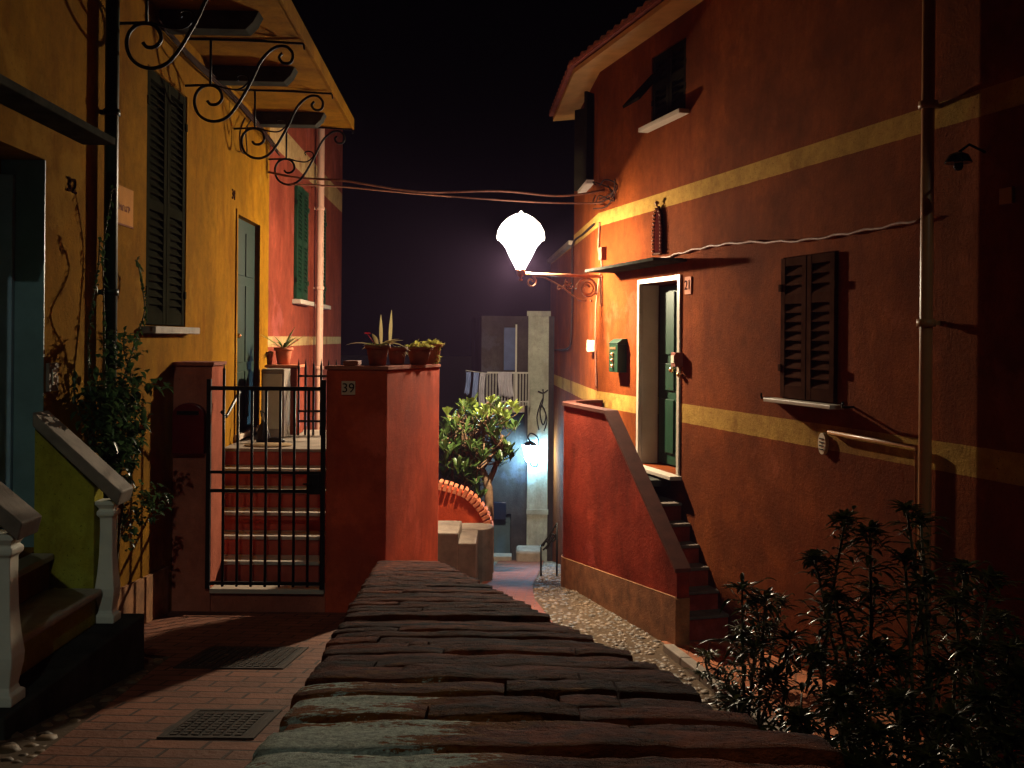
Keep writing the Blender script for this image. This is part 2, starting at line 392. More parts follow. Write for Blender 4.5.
laneL = [(-4,-.6+.9),(8,.02),(9.3,-.02),(11.1,-.42),(12,-.35),(14,-.3),(18.5,-.2)]
laneR = [(-4,.9),(8,.72),(9,.55),(10,.42),(11.1,.26),(12,.27),(14,.4),(18.5,.63)]
strip('brick_lane', 'lane', lambda D: lerp_table(laneL, D), lambda D: lerp_table(laneR, D), -4, 18.48, zR, lift=.012)
strip('path_bed', 'mortar', lambda D: WL.p(D,0,0).x-.1, lambda D: gw_c(D), -4, 8.0, zL)
strip('brick_path', 'lane_left', lambda D: -1.83 - .09*(D-4) if D < 5.2 else -1.95-.1*(D-5.2) if D < 6 else WL.p(D,-.02,0).x if D > 6.2 else -2.03-(D-6)*3, lambda D: gw_c(D), -4, 8.0, zL, lift=.012)
# patio by the stair foot
strip('patio', 'patio', lambda D: 1.43+.16*(8.9-D), lambda D: WA.p(D,0,0).x, 5.8, 9.15, zR, lift=.03)
cb = MB()
for i in range(7):
    D0 = 5.6 + i*.47; D1 = D0+.46
    cb.hexa([(1.36+.16*(8.9-D0),D0,zR(D0)-.1),(1.46+.16*(8.9-D0),D0,zR(D0)-.1),(1.46+.16*(8.9-D1),D1,zR(D1)-.1),(1.36+.16*(8.9-D1),D1,zR(D1)-.1),
             (1.36+.16*(8.9-D0),D0,zR(D0)+.07),(1.46+.16*(8.9-D0),D0,zR(D0)+.07),(1.46+.16*(8.9-D1),D1,zR(D1)+.07),(1.36+.16*(8.9-D1),D1,zR(D1)+.07)])
tag(cb.build('kerb', 'stone', bevel=.01), kind='structure')

# cobbles
ico = []
ph = (1+5**.5)/2
iv = [Vector(v).normalized() for v in [(-1,ph,0),(1,ph,0),(-1,-ph,0),(1,-ph,0),(0,-1,ph),(0,1,ph),(0,-1,-ph),(0,1,-ph),(ph,0,-1),(ph,0,1),(-ph,0,-1),(-ph,0,1)]]
ifc = [(0,11,5),(0,5,1),(0,1,7),(0,7,10),(0,10,11),(1,5,9),(5,11,4),(11,10,2),(10,7,6),(7,1,8),(3,9,4),(3,4,2),(3,2,6),(3,6,8),(3,8,9),(4,9,5),(2,4,11),(6,2,10),(8,6,7),(9,8,1)]
def pebbles(name, test, zf, x0, x1, y0, y1, step, size, label):
    b = MB(); y = y0
    while y < y1:
        x = x0
        while x < x1:
            px, py = x + random.uniform(-.48,.48)*step, y + random.uniform(-.48,.48)*step
            if test(px, py):
                s = size*random.choice((.55,.75,.9,1.0,1.2,1.45)); a = random.uniform(0, math.pi); e = random.uniform(.65,1); hh = random.uniform(.4,.65)
                ca, sa = math.cos(a), math.sin(a); z = zf(py)
                b.add([(px+s*(v.x*ca-v.y*e*sa), py+s*(v.x*sa+v.y*e*ca), z-.010+s*hh*v.z) for v in iv], ifc, True)
            x += step
        y += step
    o = b.build(name, 'pebble'); tag(o, label, 'cobbles', kind='stuff')
def off_lane(x, y):
    if lerp_table(laneL, y)-.02 < x < lerp_table(laneR, y)+.02: return False
    xr = (WA.p(y,0,0).x if y < 12.73 else WB.p(y,0,0).x) - .02
    if y < 8.95: xr = 1.34 + .16*(8.9-y)
    elif y < 12.4: xr = min(xr, 4.13-.292*y-.0)+.02
    if y > 11.9: xr = min(xr, xr)
    xl = gw_c(y)+.2 if y < 8.6 else -.55 if y < 12.5 else -.7
    return xl < x < xr
pebbles('cobblestones', off_lane, zR, -1.0, 2.2, 6.0, 18.3, .058, .034, 'rounded river pebbles set along both sides of the brick lane')
pebbles('cobblestones', lambda x, y: WL.p(y,0,0).x < x < (-1.83-.09*(y-4)-.02 if y<5.2 else -1.95-.1*(y-5.2)) and not (4.2 < y < 5.75 and x < -2.04), zL, -2.9, -1.6, 3.6, 6.1, .075, .04,
        'dark rounded pebbles beside the brick path near the left steps')

# ---------------------------------------------------------------- garden wall with tile capping (foreground)
gw = thing('garden_wall', (gw_c(3), 3, zR(3)), 'low garden wall capped with worn lichen-stained tiles running towards the coral pillar', 'wall')
b = MB()
def capz(D): return H - (.178 + .2014 * D)
for i in range(16):
    D0 = -1.6 + i*.6; D1 = D0+.6
    hw = .19
    if D1 > 8.0: D1 = 8.0
    if D0 >= 8: break
    b.hexa([(gw_c(D0)-hw,D0,zR(D0)-.4),(gw_c(D0)+hw,D0,zR(D0)-.4),(gw_c(D1)+hw,D1,zR(D1)-.4),(gw_c(D1)-hw,D1,zR(D1)-.4),
            (gw_c(D0)-hw,D0,capz(D0)-.08),(gw_c(D0)+hw,D0,capz(D0)-.07),(gw_c(D1)+hw,D1,capz(D1)-.07),(gw_c(D1)-hw,D1,capz(D1)-.07)])
b.build('wall_body', 'plinth', gw)
b = MB(); D = -1.5
random.seed(11)
while D < 8.02:
    pitch = random.uniform(.072,.088); ny = 8; L = pitch*1.12
    le = .236 + random.uniform(-.008,.008); re = .243 + random.uniform(-.014,.016)
    cuts = [-le] + sorted(random.uniform(-.16,.17) for _ in range(random.choice((0,1,1,2)))) + [re]
    row = random.uniform(-.004,.004); rowk = random.uniform(-.004,.004)
    for c0, c1 in zip(cuts, cuts[1:]):
        if c1-c0 < .03: c1 = c0+.03
        nx = max(3, int((c1-c0)/.018)); tz = row+random.uniform(-.0035,.0035); ky = random.uniform(-.004,.004); roll_ = random.uniform(-.02,.02); hump = random.uniform(.6,1.0)
        vs = []; fs = []
        for i in range(nx+1):
            u = c0+.0015 + (c1-c0-.003)*i/nx
            for j in range(ny+1):
                t = j/ny; q = abs(2*t-1)
                prof = (max(0, 1-q**5))**.6
                e_ = min(1, (min(u-c0, c1-u)/.006+.5)); e_ = min(1, e_)**.5
                zz = capz(D+L*t) - .016 + .017*prof*e_*(.85+.15*hump) + .004*(1-(u/.25)**2) + tz + roll_*(u-(c0+c1)/2)*.3 - .007*(1-t)*hump + random.uniform(-.0009,.0009) + .0012*math.sin(u*41+D*90)
                vs.append((gw_c(D)+u, D+L*t+ky+rowk*u/.25+random.uniform(-.0008,.0008), zz))
        for i in range(nx):
            for j in range(ny): a_ = i*(ny+1)+j; fs.append((a_, a_+ny+1, a_+ny+2, a_+1))
        for base in (0, nx*(ny+1)):
            o = len(vs)
            for j in range(ny+1): v = vs[base+j]; vs.append((v[0], v[1], capz(v[1])-.1))
            for j in range(ny): fs.append((base+j, base+j+1, o+j+1, o+j))
        o = len(vs)                        # near and far faces of the tile
        for i in range(nx+1): v = vs[i*(ny+1)]; vs.append((v[0], v[1], capz(v[1])-.1))
        for i in range(nx): fs.append((i*(ny+1), (i+1)*(ny+1), o+i+1, o+i))
        b.add(vs, fs, True)
    D += pitch
b.build('tile_capping', 'cap', gw)

# ---------------------------------------------------------------- yellow house on the left
yh = thing('yellow_house', WL.p(6, -2, zL(6)-.3), 'yellow ochre house on the left with tall brown shutters and a deep overhanging slab', 'house')
d_no_a, d_no_b = 4.45, WL.D(45, 300)
win0, win1 = WL.D(146, 250), WL.D(186, 250)
wz0 = WL.hit(163, 326)[1]; wz1 = WL.hit(160, 74)[1]
gd0, gd1 = WL.D(236, 330), WL.D(258, 330); gz0 = H-1.0; gz1 = WL.hit(250, 221)[1]
holes = [(d_no_a, d_no_b, H-1.19, H+.97), (win0, win1, wz0, wz1), (gd0, gd1, gz0, gz1)]
b = MB(); face_wall(b, WL, -4, 11.75, H-3.2, H+5.2, holes, .32)
q = [WL.p(-4,0,H-3.2),WL.p(11.75,0,H-3.2),WL.p(11.75,-4,H-3.2),WL.p(-4,-4,H-3.2)]; q += [v+Vector((0,0,8.4)) for v in q]
b.add(q, [(3,2,1,0),(4,5,6,7),(1,2,6,5),(2,3,7,6),(3,0,4,7)])
b.build('wall', 'yellow', yh)
b = MB(); b.wbox(WL, -4, win1+1.6, .0, .012, H-3.2, H-1.62); 
b = MB()
for D0, D1 in ((5.85, 7.86),): b.hexa([WL.p(D0,0,H-3),WL.p(D1,0,H-3),WL.p(D1,.02,H-3),WL.p(D0,.02,H-3),WL.p(D0,0,zL(D0)+.28),WL.p(D1,0,zL(D1)+.38),WL.p(D1,.02,zL(D1)+.38),WL.p(D0,.02,zL(D0)+.28)])
b.build('plinth', 'plinth', yh)

def shutters(parent, W, D0, D1, z0, z1, mat, split, n=.0, proud=.03, leaf_gap=.008, slat_tilt=1, flap=0, name='shutter', pitch=.055):
    """two louvred leaves, each one mesh"""
    dm = (D0+D1)/2; out = []
    for a, c in ((D0, dm-leaf_gap), (dm+leaf_gap, D1)):
        b = MB(); st = .05*(c-a)/.45+.018; t0 = n; t1 = n+proud
        b.wbox(W, a, a+st, t0, t1, z0, z1); b.wbox(W, c-st, c, t0, t1, z0, z1)
        zs = z0 + (z1-z0)*split
        for r0, r1 in ((z0, z0+.09), (zs-.035, zs+.035), (z1-.07, z1)): b.wbox(W, a+st, c-st, t0+.002, t1-.002, r0, r1)
        b.wbox(W, a+st, c-st, t0, t0+.004, z0+.09, z1-.07)
        for lo, hi in ((z0+.09, zs-.035), (zs+.035, z1-.07)):
            k = max(2, int((hi-lo)/pitch)); h = (hi-lo)/k
            for i in range(k):
                zc = lo + h*i
                b.add([W.p(a+st,t0+.005,zc+h*.95),W.p(c-st,t0+.005,zc+h*.95),W.p(c-st,t1-.004,zc+h*.15),W.p(a+st,t1-.004,zc+h*.15),
                       W.p(a+st,t0+.005,zc+h*.80),W.p(c-st,t0+.005,zc+h*.80),W.p(c-st,t1-.004,zc+h*.02),W.p(a+st,t1-.004,zc+h*.02)],
                      [(0,1,2,3),(7,6,5,4),(3,2,6,7),(0,4,5,1),(0,3,7,4),(1,5,6,2)])
        o = b.build(name, mat, parent, bevel=0); out.append(o)
        h = MB()
        for zz in (z0+.25, z1-.25):
            e = a if a == D0 else c
            h.wbox(W, e-.02, e+.02, t1, t1+.012, zz-.03, zz+.03)
        h.build('hinge', mat, o, split=1)
    return out
shutters(yh, WL, win0+.02, win1-.02, wz0+.01, wz1-.01, 'shutter_grey', .47, n=-.05, proud=.045)
b = MB(); b.wbox(WL, win0-.08, win1+.08, .0, .1, wz0-.06, wz0-.005); b.build('sill', 'stone', yh, bevel=.006)
# green door behind the gate
b = MB(); b.wbox(WL, gd0+.01, gd1-.01, -.08, -.04, gz0+.005, gz1-.01)
for zz0, zz1 in ((gz0+.12, gz0+.62),(gz0+.72, gz1-.7),(gz1-.6,gz1-.14)):
    for u0, u1 in ((.1,.46),(.54,.9)): b.wbox(WL, gd0+(gd1-gd0)*u0, gd0+(gd1-gd0)*u1, -.04, -.028, zz0, zz1)
dg = b.build('door', 'darkgreen', yh, bevel=.004)
b = MB(); b.lathe(WL.p(gd0+.17, -.01, H+.0), [(.001,-.025),(.02,-.018),(.025,0),(.02,.018),(.001,.025)], 10); b.build('door_knob', 'brass', dg)
b = MB(); b.wbox(WL, gd0-.06, gd1+.06, -.16, .06, gz0-.055, gz0+.0); b.build('threshold', 'marble', yh, bevel=.005)
b = MB(); b.wbox(WL, gd0-.055, gd0, -.02, .015, gz0, gz1+.05); b.wbox(WL, gd1, gd1+.055, -.02, .015, gz0, gz1+.05); b.wbox(WL, gd0, gd1, -.02, .014, gz1, gz1+.05); b.build('door_frame', 'yellow', yh)
# door of number 32
b = MB(); b.wbox(WL, d_no_a+.02, d_no_b-.02, -.30, -.25, H-1.17, H+.95)
for u0,u1 in ((.08,.46),(.54,.92)):
    for z0_, z1_ in ((H-1.05,H-.35),(H-.25,H+.8)): b.wbox(WL, d_no_a+(d_no_b-d_no_a)*u0, d_no_a+(d_no_b-d_no_a)*u1, -.25, -.235, z0_, z1_)
b.build('entrance_door', 'bluegrey', yh, bevel=.004)
b = MB(); b.wbox(WL, d_no_b-.012, d_no_b-.002, -.24, -.001, H-1.188, H+.968); b.wbox(WL, d_no_a+.002, d_no_a+.012, -.24, -.001, H-1.188, H+.968); b.build('door_jamb', 'bluegrey', yh, split=1)
b = MB(); b.wbox(WL, d_no_b-.05, d_no_b-.014, -.246, -.16, H-1.188, H+.88); b.build('door_frame', 'paleblue', yh, bevel=.004)
b = MB(); b.wbox(WL, 4.2, 6.1, 0, .2, H+1.155, H+1.2); b.build('door_hood', 'darkstone', yh, bevel=.006)
dd, zz = WL.hit(71, 186); text('house_number', '32', WL, dd, .006, zz, .125, 'number', yh, squeeze=1.25)
dd, zz = WL.hit(233, 195); text('house_number', '34', WL, dd, .006, zz, .14, 'number', yh)
# doorbell
dd, zz = WL.hit(50, 377); b = MB(); b.wbox(WL, dd-.06, dd+.07, 0, .02, zz-.08, zz+.08); be = b.build('doorbell', 'stone', yh, bevel=.004)
b = MB(); b.wbox(WL, dd-.025, dd+.035, .02, .028, zz-.045, zz+.045); b.build('bell_plate', 'bell', be, bevel=.003)
# faded painted panel with illegible lettering
d0, z1_ = WL.hit(109, 181); d1, z0_ = WL.hit(132, 229)
b = MB(); 
for a in (0, 1):
    pass
b.wbox(WL, d0, d1, .002, .008, z0_, z1_); sgn = b.build('faded_street_sign', simple('faded_ochre_sign', (.5,.2,.02), .3, 6, .9, .3), yh)
b = MB(); random.seed(3)
for i in range(9):
    u = d0 + (d1-d0)*(.1+.085*i); hgt = .05
    b.wbox(WL, u, u+.012, .008, .010, z0_+.1, z0_+.1+hgt*random.uniform(.6,1)); b.wbox(WL, u+.014, u+.03, .008, .010, z0_+.1+hgt*random.choice([0,.4,.8]), z0_+.11+hgt*random.choice([.1,.5]))
b.wbox(WL, d0, d1, .008, .011, z0_, z0_+.012)
b.build('worn_lettering', simple('worn_letter_paint', (.22,.07,.02), .3, 20, .9, 0), sgn)
# green downpipe
dp = WL.D(99, 300); b = MB(); b.tube([WL.p(dp, .07, zL(dp)-.05), WL.p(dp, .07, H+2.0), WL.p(dp, .07, H+5.2)], .043, 12)
dpo = b.build('downpipe', 'pipe_green', yh)
b = MB()
for z in (H-.9, H+.25, H+1.4): b.tube([WL.p(dp, .07, z), WL.p(dp,.07,z+.04)], .052, 12); b.wbox(WL, dp-.012, dp+.012, 0, .05, z+.005, z+.035)
b.build('pipe_clamp', 'pipe_green', dpo, split=2)
# overhanging slab with corbels and scroll brackets
z_s = H + 2.45
b = MB(); b.hexa([WL.p(4.5,-.01,z_s),WL.p(11.74,-.01,z_s),WL.p(11.74,.96,z_s),WL.p(4.5,.96,z_s),WL.p(4.5,-.01,z_s+.1),WL.p(11.74,-.01,z_s+.1),WL.p(11.74,.96,z_s+.1),WL.p(4.5,.96,z_s+.1)])
slab = b.build('balcony_slab', 'yellow', yh, bevel=.006)
b = MB(); b.wbox(WL, 4.5, 11.76, .962, .985, z_s-.012, z_s+.12); b.build('slab_edge', 'yellow', slab, bevel=.004)
for Dc in (7.6, 9.15, 11.0):
    b = MB(); w = .09
    for sgn_ in (0,):
        P = [(0.02,z_s-.14),(.66,z_s-.14),(.72,z_s-.08),(.76,z_s-.001),(.02,z_s-.001)]
        vs = [WL.p(Dc-w, u, z) for u, z in P] + [WL.p(Dc+w, u, z) for u, z in P]
        b.add(vs, [(0,1,2,3,4),(9,8,7,6,5)] + [(i, 5+i, 5+(i+1)%5, (i+1)%5) for i in range(5)])
    b.build('corbel', 'darkstone', slab, bevel=.005)
def scroll_bracket(Dc):
    def X(x, y): return (.08+(x-380)*.0021, z_s-.003-(y-155)*.0021)
    b = MB(); r = .0135
    def path(pts, r=r, sm=True):
        P = [Vector((*X(*p), 0)) for p in pts]
        P = smooth_path(P, 5) if sm else P
        b.tube([WL.p(Dc, p[0], p[1]) for p in P], r, 6)
    path([(345,156),(600,158),(805,166)], .011)
    path([(443,158),(443,335)], .011, False)
    path([(345,340),(443,335)], .011, False)
    path([(432,398),(445,412),(470,410),(488,388),(480,356),(452,338),(415,342),(388,370),(382,410),(397,450),(430,474),(470,478),(510,460),(540,425),(565,385),(600,320),(640,235),(690,185),(735,178),(762,205),(755,240),(725,243),(710,222),(722,205)])
    path([(455,333),(500,347),(555,350),(590,322),(588,300),(565,292),(545,300),(552,315)], .008)
    path([(805,166),(808,190)], .008, False)
    b.build('scroll_bracket', 'black_iron', slab)
for Dc in (6.62, 8.25, 9.95, 11.66): scroll_bracket(Dc)

# ---------------------------------------------------------------- rose house beyond it
ph_ = thing('rose_house', WL.p(15, -2, zL(8)-1.5), 'rose red house with cream bands beyond the yellow house', 'house')
pw = [(WL.D(294,250), WL.D(305,250)), (WL.D(317,250), WL.D(323,250))]
pz0 = WL.hit(300, 300)[1]; pz1 = WL.hit(298, 188)[1]
holes = [(a, c, pz0, pz1) for a, c in pw]
b = MB(); face_wall(b, WL, 11.752, 18.4, H-4.4, H+3.9, holes, .25)
q = [WL.p(11.752,0,H-4.4),WL.p(18.4,0,H-4.4),WL.p(18.4,-4,H-4.4),WL.p(11.752,-4,H-4.4)]; q += [v+Vector((0,0,8.3)) for v in q]
b.add(q, [(3,2,1,0),(4,5,6,7),(1,2,6,5),(2,3,7,6),(3,0,4,7)]); b.build('wall', 'pink', ph_)
for a, c in pw:
    shutters(ph_, WL, a-.02, c+.02, pz0+.0, pz1+.02, 'midgreen', .5, n=.004, proud=.04)
    b = MB(); b.wbox(WL, a-.12, c+.12, 0, .12, pz0-.07, pz0-.01); b.build('sill', 'marble', ph_, bevel=.005)
dq = WL.D(313, 300)
b = MB(); b.tube([WL.p(dq,.1,H-2.5), WL.p(dq,.1,H), WL.p(dq,.1,H+3.9)], .055, 12)
o = b.build('downpipe', 'pvc_pink', ph_)
b = MB()
for z in (H-.5,H+.7,H+1.9): b.tube([WL.p(dq,.1,z),WL.p(dq,.1,z+.05)], .066, 12); b.wbox(WL, dq-.015, dq+.015, 0,.08,z+.01,z+.04)
b.build('pipe_clamp','pvc_pink',o, split=2)
b = MB(); b.wbox(WL, dq-.3, dq-.25, 0,.05,H-1.2,H+2.2); b.build('cable_duct','pink',ph_)

# ---------------------------------------------------------------- entrance steps of number 32
es = thing('entrance_steps', (-2.35, 5, zL(5)-.05), 'grey stone steps with two lime green parapets rising to the open doorway on the left', 'steps')
def wx(D): return WL.p(D,0,0).x
def stepbox(x1, D0, D1, z0, z1, mat, name='step', nose=0):
    b = MB(); b.hexa([(wx(D0)+.002,D0,z0),(x1,D0,z0),(x1,D1,z0),(wx(D1)+.002,D1,z0),(wx(D0)+.002,D0,z1),(x1,D0,z1),(x1,D1,z1),(wx(D1)+.002,D1,z1)])
    return b.build(name, mat, es, bevel=.012)
stepbox(-2.07, 4.1, 5.68, H-2.15, H-1.58, 'darkstone', 'platform')
stepbox(-2.25, 4.36, 5.44, H-1.579, H-1.42, 'green'); stepbox(-2.215, 4.36, 5.44, H-1.419, H-1.38, 'tread', 'tread')
b = MB(); b.hexa([(wx(4.5)+.002,4.5,H-1.379),(-2.47,4.5,H-1.379),(-2.5,5.44,H-1.379),(wx(5.44)+.002,5.44,H-1.379),(wx(4.5)+.002,4.5,H-1.23),(-2.47,4.5,H-1.23),(-2.5,5.44,H-1.23),(wx(5.44)+.002,5.44,H-1.23)])
b.build('step', 'yellow', es, bevel=.01)
b = MB(); b.hexa([(wx(4.46)-.2,4.46,H-1.229),(-2.45,4.46,H-1.229),(-2.48,5.44,H-1.229),(wx(5.44)-.2,5.44,H-1.229),(wx(4.46)-.2,4.46,H-1.192),(-2.45,4.46,H-1.192),(-2.48,5.44,H-1.192),(wx(5.44)-.2,5.44,H-1.192)])
b.build('tread', 'marble', es, bevel=.008)
def parapet(D0, D1, xin, xo, zt_in, zt_out):
    x0 = wx((D0+D1)/2)+.01
    b = MB(); b.add([(x0,D0,H-1.579),(xin,D0,H-1.579),(xin,D0,zt_out+.09),(x0,D0,zt_in-.02),(x0,D1,H-1.579),(xin,D1,H-1.579),(xin,D1,zt_out+.09),(x0,D1,zt_in-.02)],
                    [(0,1,2,3),(7,6,5,4),(0,4,5,1),(1,5,6,2),(2,6,7,3),(3,7,4,0)])
    p = b.build('parapet', 'green', es)
    sl = (zt_out - zt_in)/(xo - x0)
    b = MB(); e = .035; t = .075
    vs = []
    for y in (D0-e, D1+e):
        vs += [(x0,y,zt_in-.0),(xo,y,zt_out),(xo+.02,y,zt_out+t),(x0,y,zt_in+t)]
    b.add(vs, [(0,1,2,3),(7,6,5,4),(0,4,5,1),(1,5,6,2),(2,6,7,3),(3,7,4,0)]); b.build('coping', 'stone', p, bevel=.008)
    # half-baluster post
    cx = (xin + xo)/2 - .015; cy = (D0+D1)/2; w = (xo-xin)/2*.62; hh = zt_out - (H-1.579) + .02
    prof = [(1.25,0),(1.25,.06),(.95,.075),(.85,.1),(1.15,.22),(1.2,.28),(1.0,.4),(.85,.55),(.78,.75),(.8,.86),(1.1,.88),(1.1,.91),(.85,.93),(1.25,.97),(1.25,1.0)]
    b = MB(); b.lathe((cx, cy, H-1.579), [(w*1.3*a, z*hh) for a, z in prof], 4, smooth=False, sx=1.1, sy=1.1)
    n0 = len(b.v)
    c0 = Vector((cx,cy,0)); 
    for v in b.v:
        d = v - c0; zz = v.z; x, y = d.x, d.y; k = math.cos(math.pi/4); v.x = cx + (x*k - y*k); v.y = cy + (x*k + y*k)
    b.build('post', 'white', p, bevel=.006)
parapet(5.45, 5.57, -2.27, -2.13, H-.50, H-.93)
parapet(4.22, 4.34, -2.23, -2.065, H-.46, H-.87)

# ---------------------------------------------------------------- gate wall, pillars, gate
GD = 8.0
gwall = thing('gate_wall', (-2.0, GD+.15, zL(8)-.05), 'pinkish gateway with two square pillars and a stone threshold beside the yellow wall', 'gateway')
zt = H - .245
def X(px, D=GD): return ray(px, 480)[0]*D
xl0 = wx(8)+.002; xl1 = X(211); xr0 = X(325.5); xr1 = X(386)
b = MB(); b.box(xl0, xl1, GD, GD+.33, H-2.6, zt); b.build('pillar', 'pillar', gwall, bevel=.008)
b = MB(); b.box(xl0+.0, xl1+.02, GD-.02, GD+.35, zt+.001, zt+.03); b.build('pillar_cap', 'terradark', gwall, bevel=.004)
b = MB(); b.box(xl1+.001, xr0-.001, GD+.02, GD+.16, H-2.6, H-2.06); b.build('base_wall', 'pillar', gwall)
b = MB(); b.box(xl1+.002, xr0-.002, GD-.03, GD+.2, H-2.058, H-2.02); b.build('threshold', 'marble', gwall, bevel=.005)
# letter box (arched)
x0, x1 = X(174.5), X(206); zb0 = at(190,453,GD).z; zb1 = at(190,414,GD).z
pts = [(x0,zb0),(x1,zb0)] + [((x0+x1)/2+(x1-x0)/2*math.cos(a), zb1+(x1-x0)*.36*math.sin(a)) for a in [math.pi*i/10 for i in range(11)]]
b = MB(); n = len(pts); b.add([(x, GD-.07, z) for x, z in pts]+[(x, GD-.001, z) for x, z in pts], [tuple(range(n)), tuple(range(2*n-1,n-1,-1))]+[((i+1)%n, i, n+i, n+(i+1)%n) for i in range(n)])
lb = b.build('letter_box', simple('dark_red_enamel', (.12,.008,.008), .3, 8, .3, .1), gwall, bevel=.006)
b = MB(); b.box(x0+.04, x1-.04, GD-.082, GD-.0705, zb1+.0, zb1+.03); b.build('slot_flap', 'black_iron', lb)
ig = thing('iron_gate', (X(209), GD-.02, H-2.0), 'black wrought iron gate of thin upright bars closing the stairs between two pillars', 'gate')
gz_t, gz_b = at(265, 387, GD-.02).z, at(265, 581, GD-.02).z
gx0, gx1 = X(209.5, GD-.02), X(322.5, GD-.02); GY = GD - .03
b = MB()
b.box(gx0-.022, gx0+.012, GY-.016, GY+.016, H-2.015, gz_t+.06); b.box(gx1-.012, gx1+.022, GY-.016, GY+.016, H-2.015, gz_t+.06)
b.build('gate_stile', 'black_iron', ig, split=1)
for py, t in ((388, .02), (472, .014), (490.5, .016), (583, .016)):
    z = at(265, py, GY).z; b = MB(); b.box(gx0+.012, gx1-.012, GY-.012, GY+.012, z-t, z+t*.6); b.build('gate_rail', 'black_iron', ig)
for i in range(1, 8):
    x = gx0 + (gx1-gx0)*i/8; top = gz_t + (.14 if i in (1,) else .0 if i > 1 else 0)
    b = MB(); b.tube([(x,GY,H-2.0),(x,GY,top)], .0115, 6)
    if i in (1,): b.tube([(x,GY,top),(x,GY,top+.05)], [.0085,.001], 6)
    b.build('gate_bar', 'black_iron', ig)
b = MB(); b.box(gx1-.1, gx1-.014, GY-.03, GY+.025, at(320,494,GY).z, at(320,474,GY).z); lk = b.build('lock_box', 'black_iron', ig, bevel=.004)
b = MB(); b.tube([(gx1-.07,GY-.03,at(320,483,GY).z),(gx1-.07,GY-.06,at(320,483,GY).z),(gx1-.14,GY-.06,at(320,483,GY).z)], .008, 6); b.build('handle', 'black_iron', lk)
b = MB(); b.tube([(X(222),GY+.01,at(222,412,GY).z),(X(222.6),GY+.12,at(222,418,GY).z),(X(229),GY+.3,at(229,394,GY).z)], .014, 6); b.build('gate_stay','black_iron',ig)

# terrace: stairs behind the gate, landing, curved retaining wall
tr = thing('terrace_stairs', (-2.0, 9, zL(8)-.3), 'dark red steps with pale treads behind the iron gate up to a small landing', 'stairs')
zs = [H-2.03+.158*k for k in range(7)]
def tb(b, D0, D1, z0, z1, x1): b.hexa([(wx(D0)+.003,D0,z0),(x1,D0,z0),(x1,D1,z0),(wx(D1)+.003,D1,z0),(wx(D0)+.003,D0,z1),(x1,D0,z1),(x1,D1,z1),(wx(D1)+.003,D1,z1)])
for k in range(1, 7):
    D0 = 8.05+.26*k; D1 = D0+.26 if k < 6 else 11.6
    xe = xr0-.004 if (k < 2 or k == 6) else -1.2
    b = MB(); tb(b, D0+.012, D1+.011, H-3.2, zs[k]-.032, xe); st_ = b.build('step', 'riser', tr)
    b = MB(); tb(b, D0-.012, D1-.014, zs[k]-.031, zs[k], xe); b.build('tread', 'tread' if k < 6 else 'stone', st_, bevel=.006)
# curved wall
out_ = [(xr1, GD), (-.862, 9.0), (-.76, 9.7), (-.722, 9.95), (-.728, 10.06), (-.762, 10.14), (-.82, 10.18), (-.88, 10.17)]
inn_ = [(-.93, 10.1), (-1.05, 9.2), (-1.2, 8.42), (xr0+.001, 8.42), (xr0+.001, GD+.0)]
foot = [(x, y) for x, y in out_ + inn_]
def wtop(y): return zt - .02 - (y-8)*.016
cw = rp = thing('curved_wall', (-1.1, 9, zR(9)-.1), 'coral red pillar and wall numbered 39, with a row of flowerpots on top', 'wall')
b = MB(); b.prism(foot, H-3.4, [wtop(y)-.001 for x, y in foot]); b.build('wall_body', 'coral', cw, bevel=.012)
def grow(p, k, c=(-1.1, 9.6)): return p
cf = [(xr0-.012, GD-.012), (xr1+.012, GD-.012)] + [(x+.012, y) for x, y in out_[1:5]] + [(-.753, 10.152), (-.817, 10.193), (-.885, 10.183), (-.941, 10.11), (-1.062, 9.2), (-1.212, 8.432), (xr0-.012, 8.432)]
b = MB(); b.prism(cf, [wtop(y) for x, y in cf], [wtop(y)+.03 for x, y in cf]); b.build('wall_coping', 'pillar', cw, bevel=.004)
# number tile
tx, tz_ = at(348.5, 388, GD).x, at(348.5, 388, GD).z
b = MB(); b.box(tx-.055, tx+.055, GD-.012, GD-.001, tz_-.055, tz_+.055); nt_ = b.build('number_tile', 'tile_w', cw, bevel=.003)
ft = Wall(0,0,1); ft.n = Vector((0,-1,0)); ft.p = lambda D, n, z: Vector((D, GD-n, z))
text('house_number', '39', ft, tx, .0125, tz_-.002, .105, 'number', nt_)
# landing fill right of the stairs
b = MB(); b.box(xr0+.002, -1.0, 9.61, 11.27, H-3.2, H-1.082); b.build('landing', 'stone', tr)

# fence at the back of the landing
fn = thing('landing_fence', (-1.9, 11.0, H-1.082), 'short black spiked railing at the far end of the landing behind the gate', 'fence')
FD = 10.9
for px in (298.5, 305.5, 313.5, 321, 328.5, 336):
    x = ray(px, 400)[0]*FD; b = MB(); b.box(x-.011, x+.011, FD-.011, FD+.011, H-1.08, H-.33); b.add([(x-.011,FD-.011,H-.33),(x+.011,FD-.011,H-.33),(x+.011,FD+.011,H-.33),(x-.011,FD+.011,H-.33),(x,FD,H-.24)], [(0,1,4),(1,2,4),(2,3,4),(3,0,4)])
    b.build('fence_bar', 'black_iron', fn)
for py in (376, 411, 421):
    z = at(310, py, FD).z; b = MB(); b.box(ray(298,400)[0]*FD, -1.45, FD-.03, FD-.012, z-.012, z+.012); b.build('fence_rail', 'black_iron', fn)
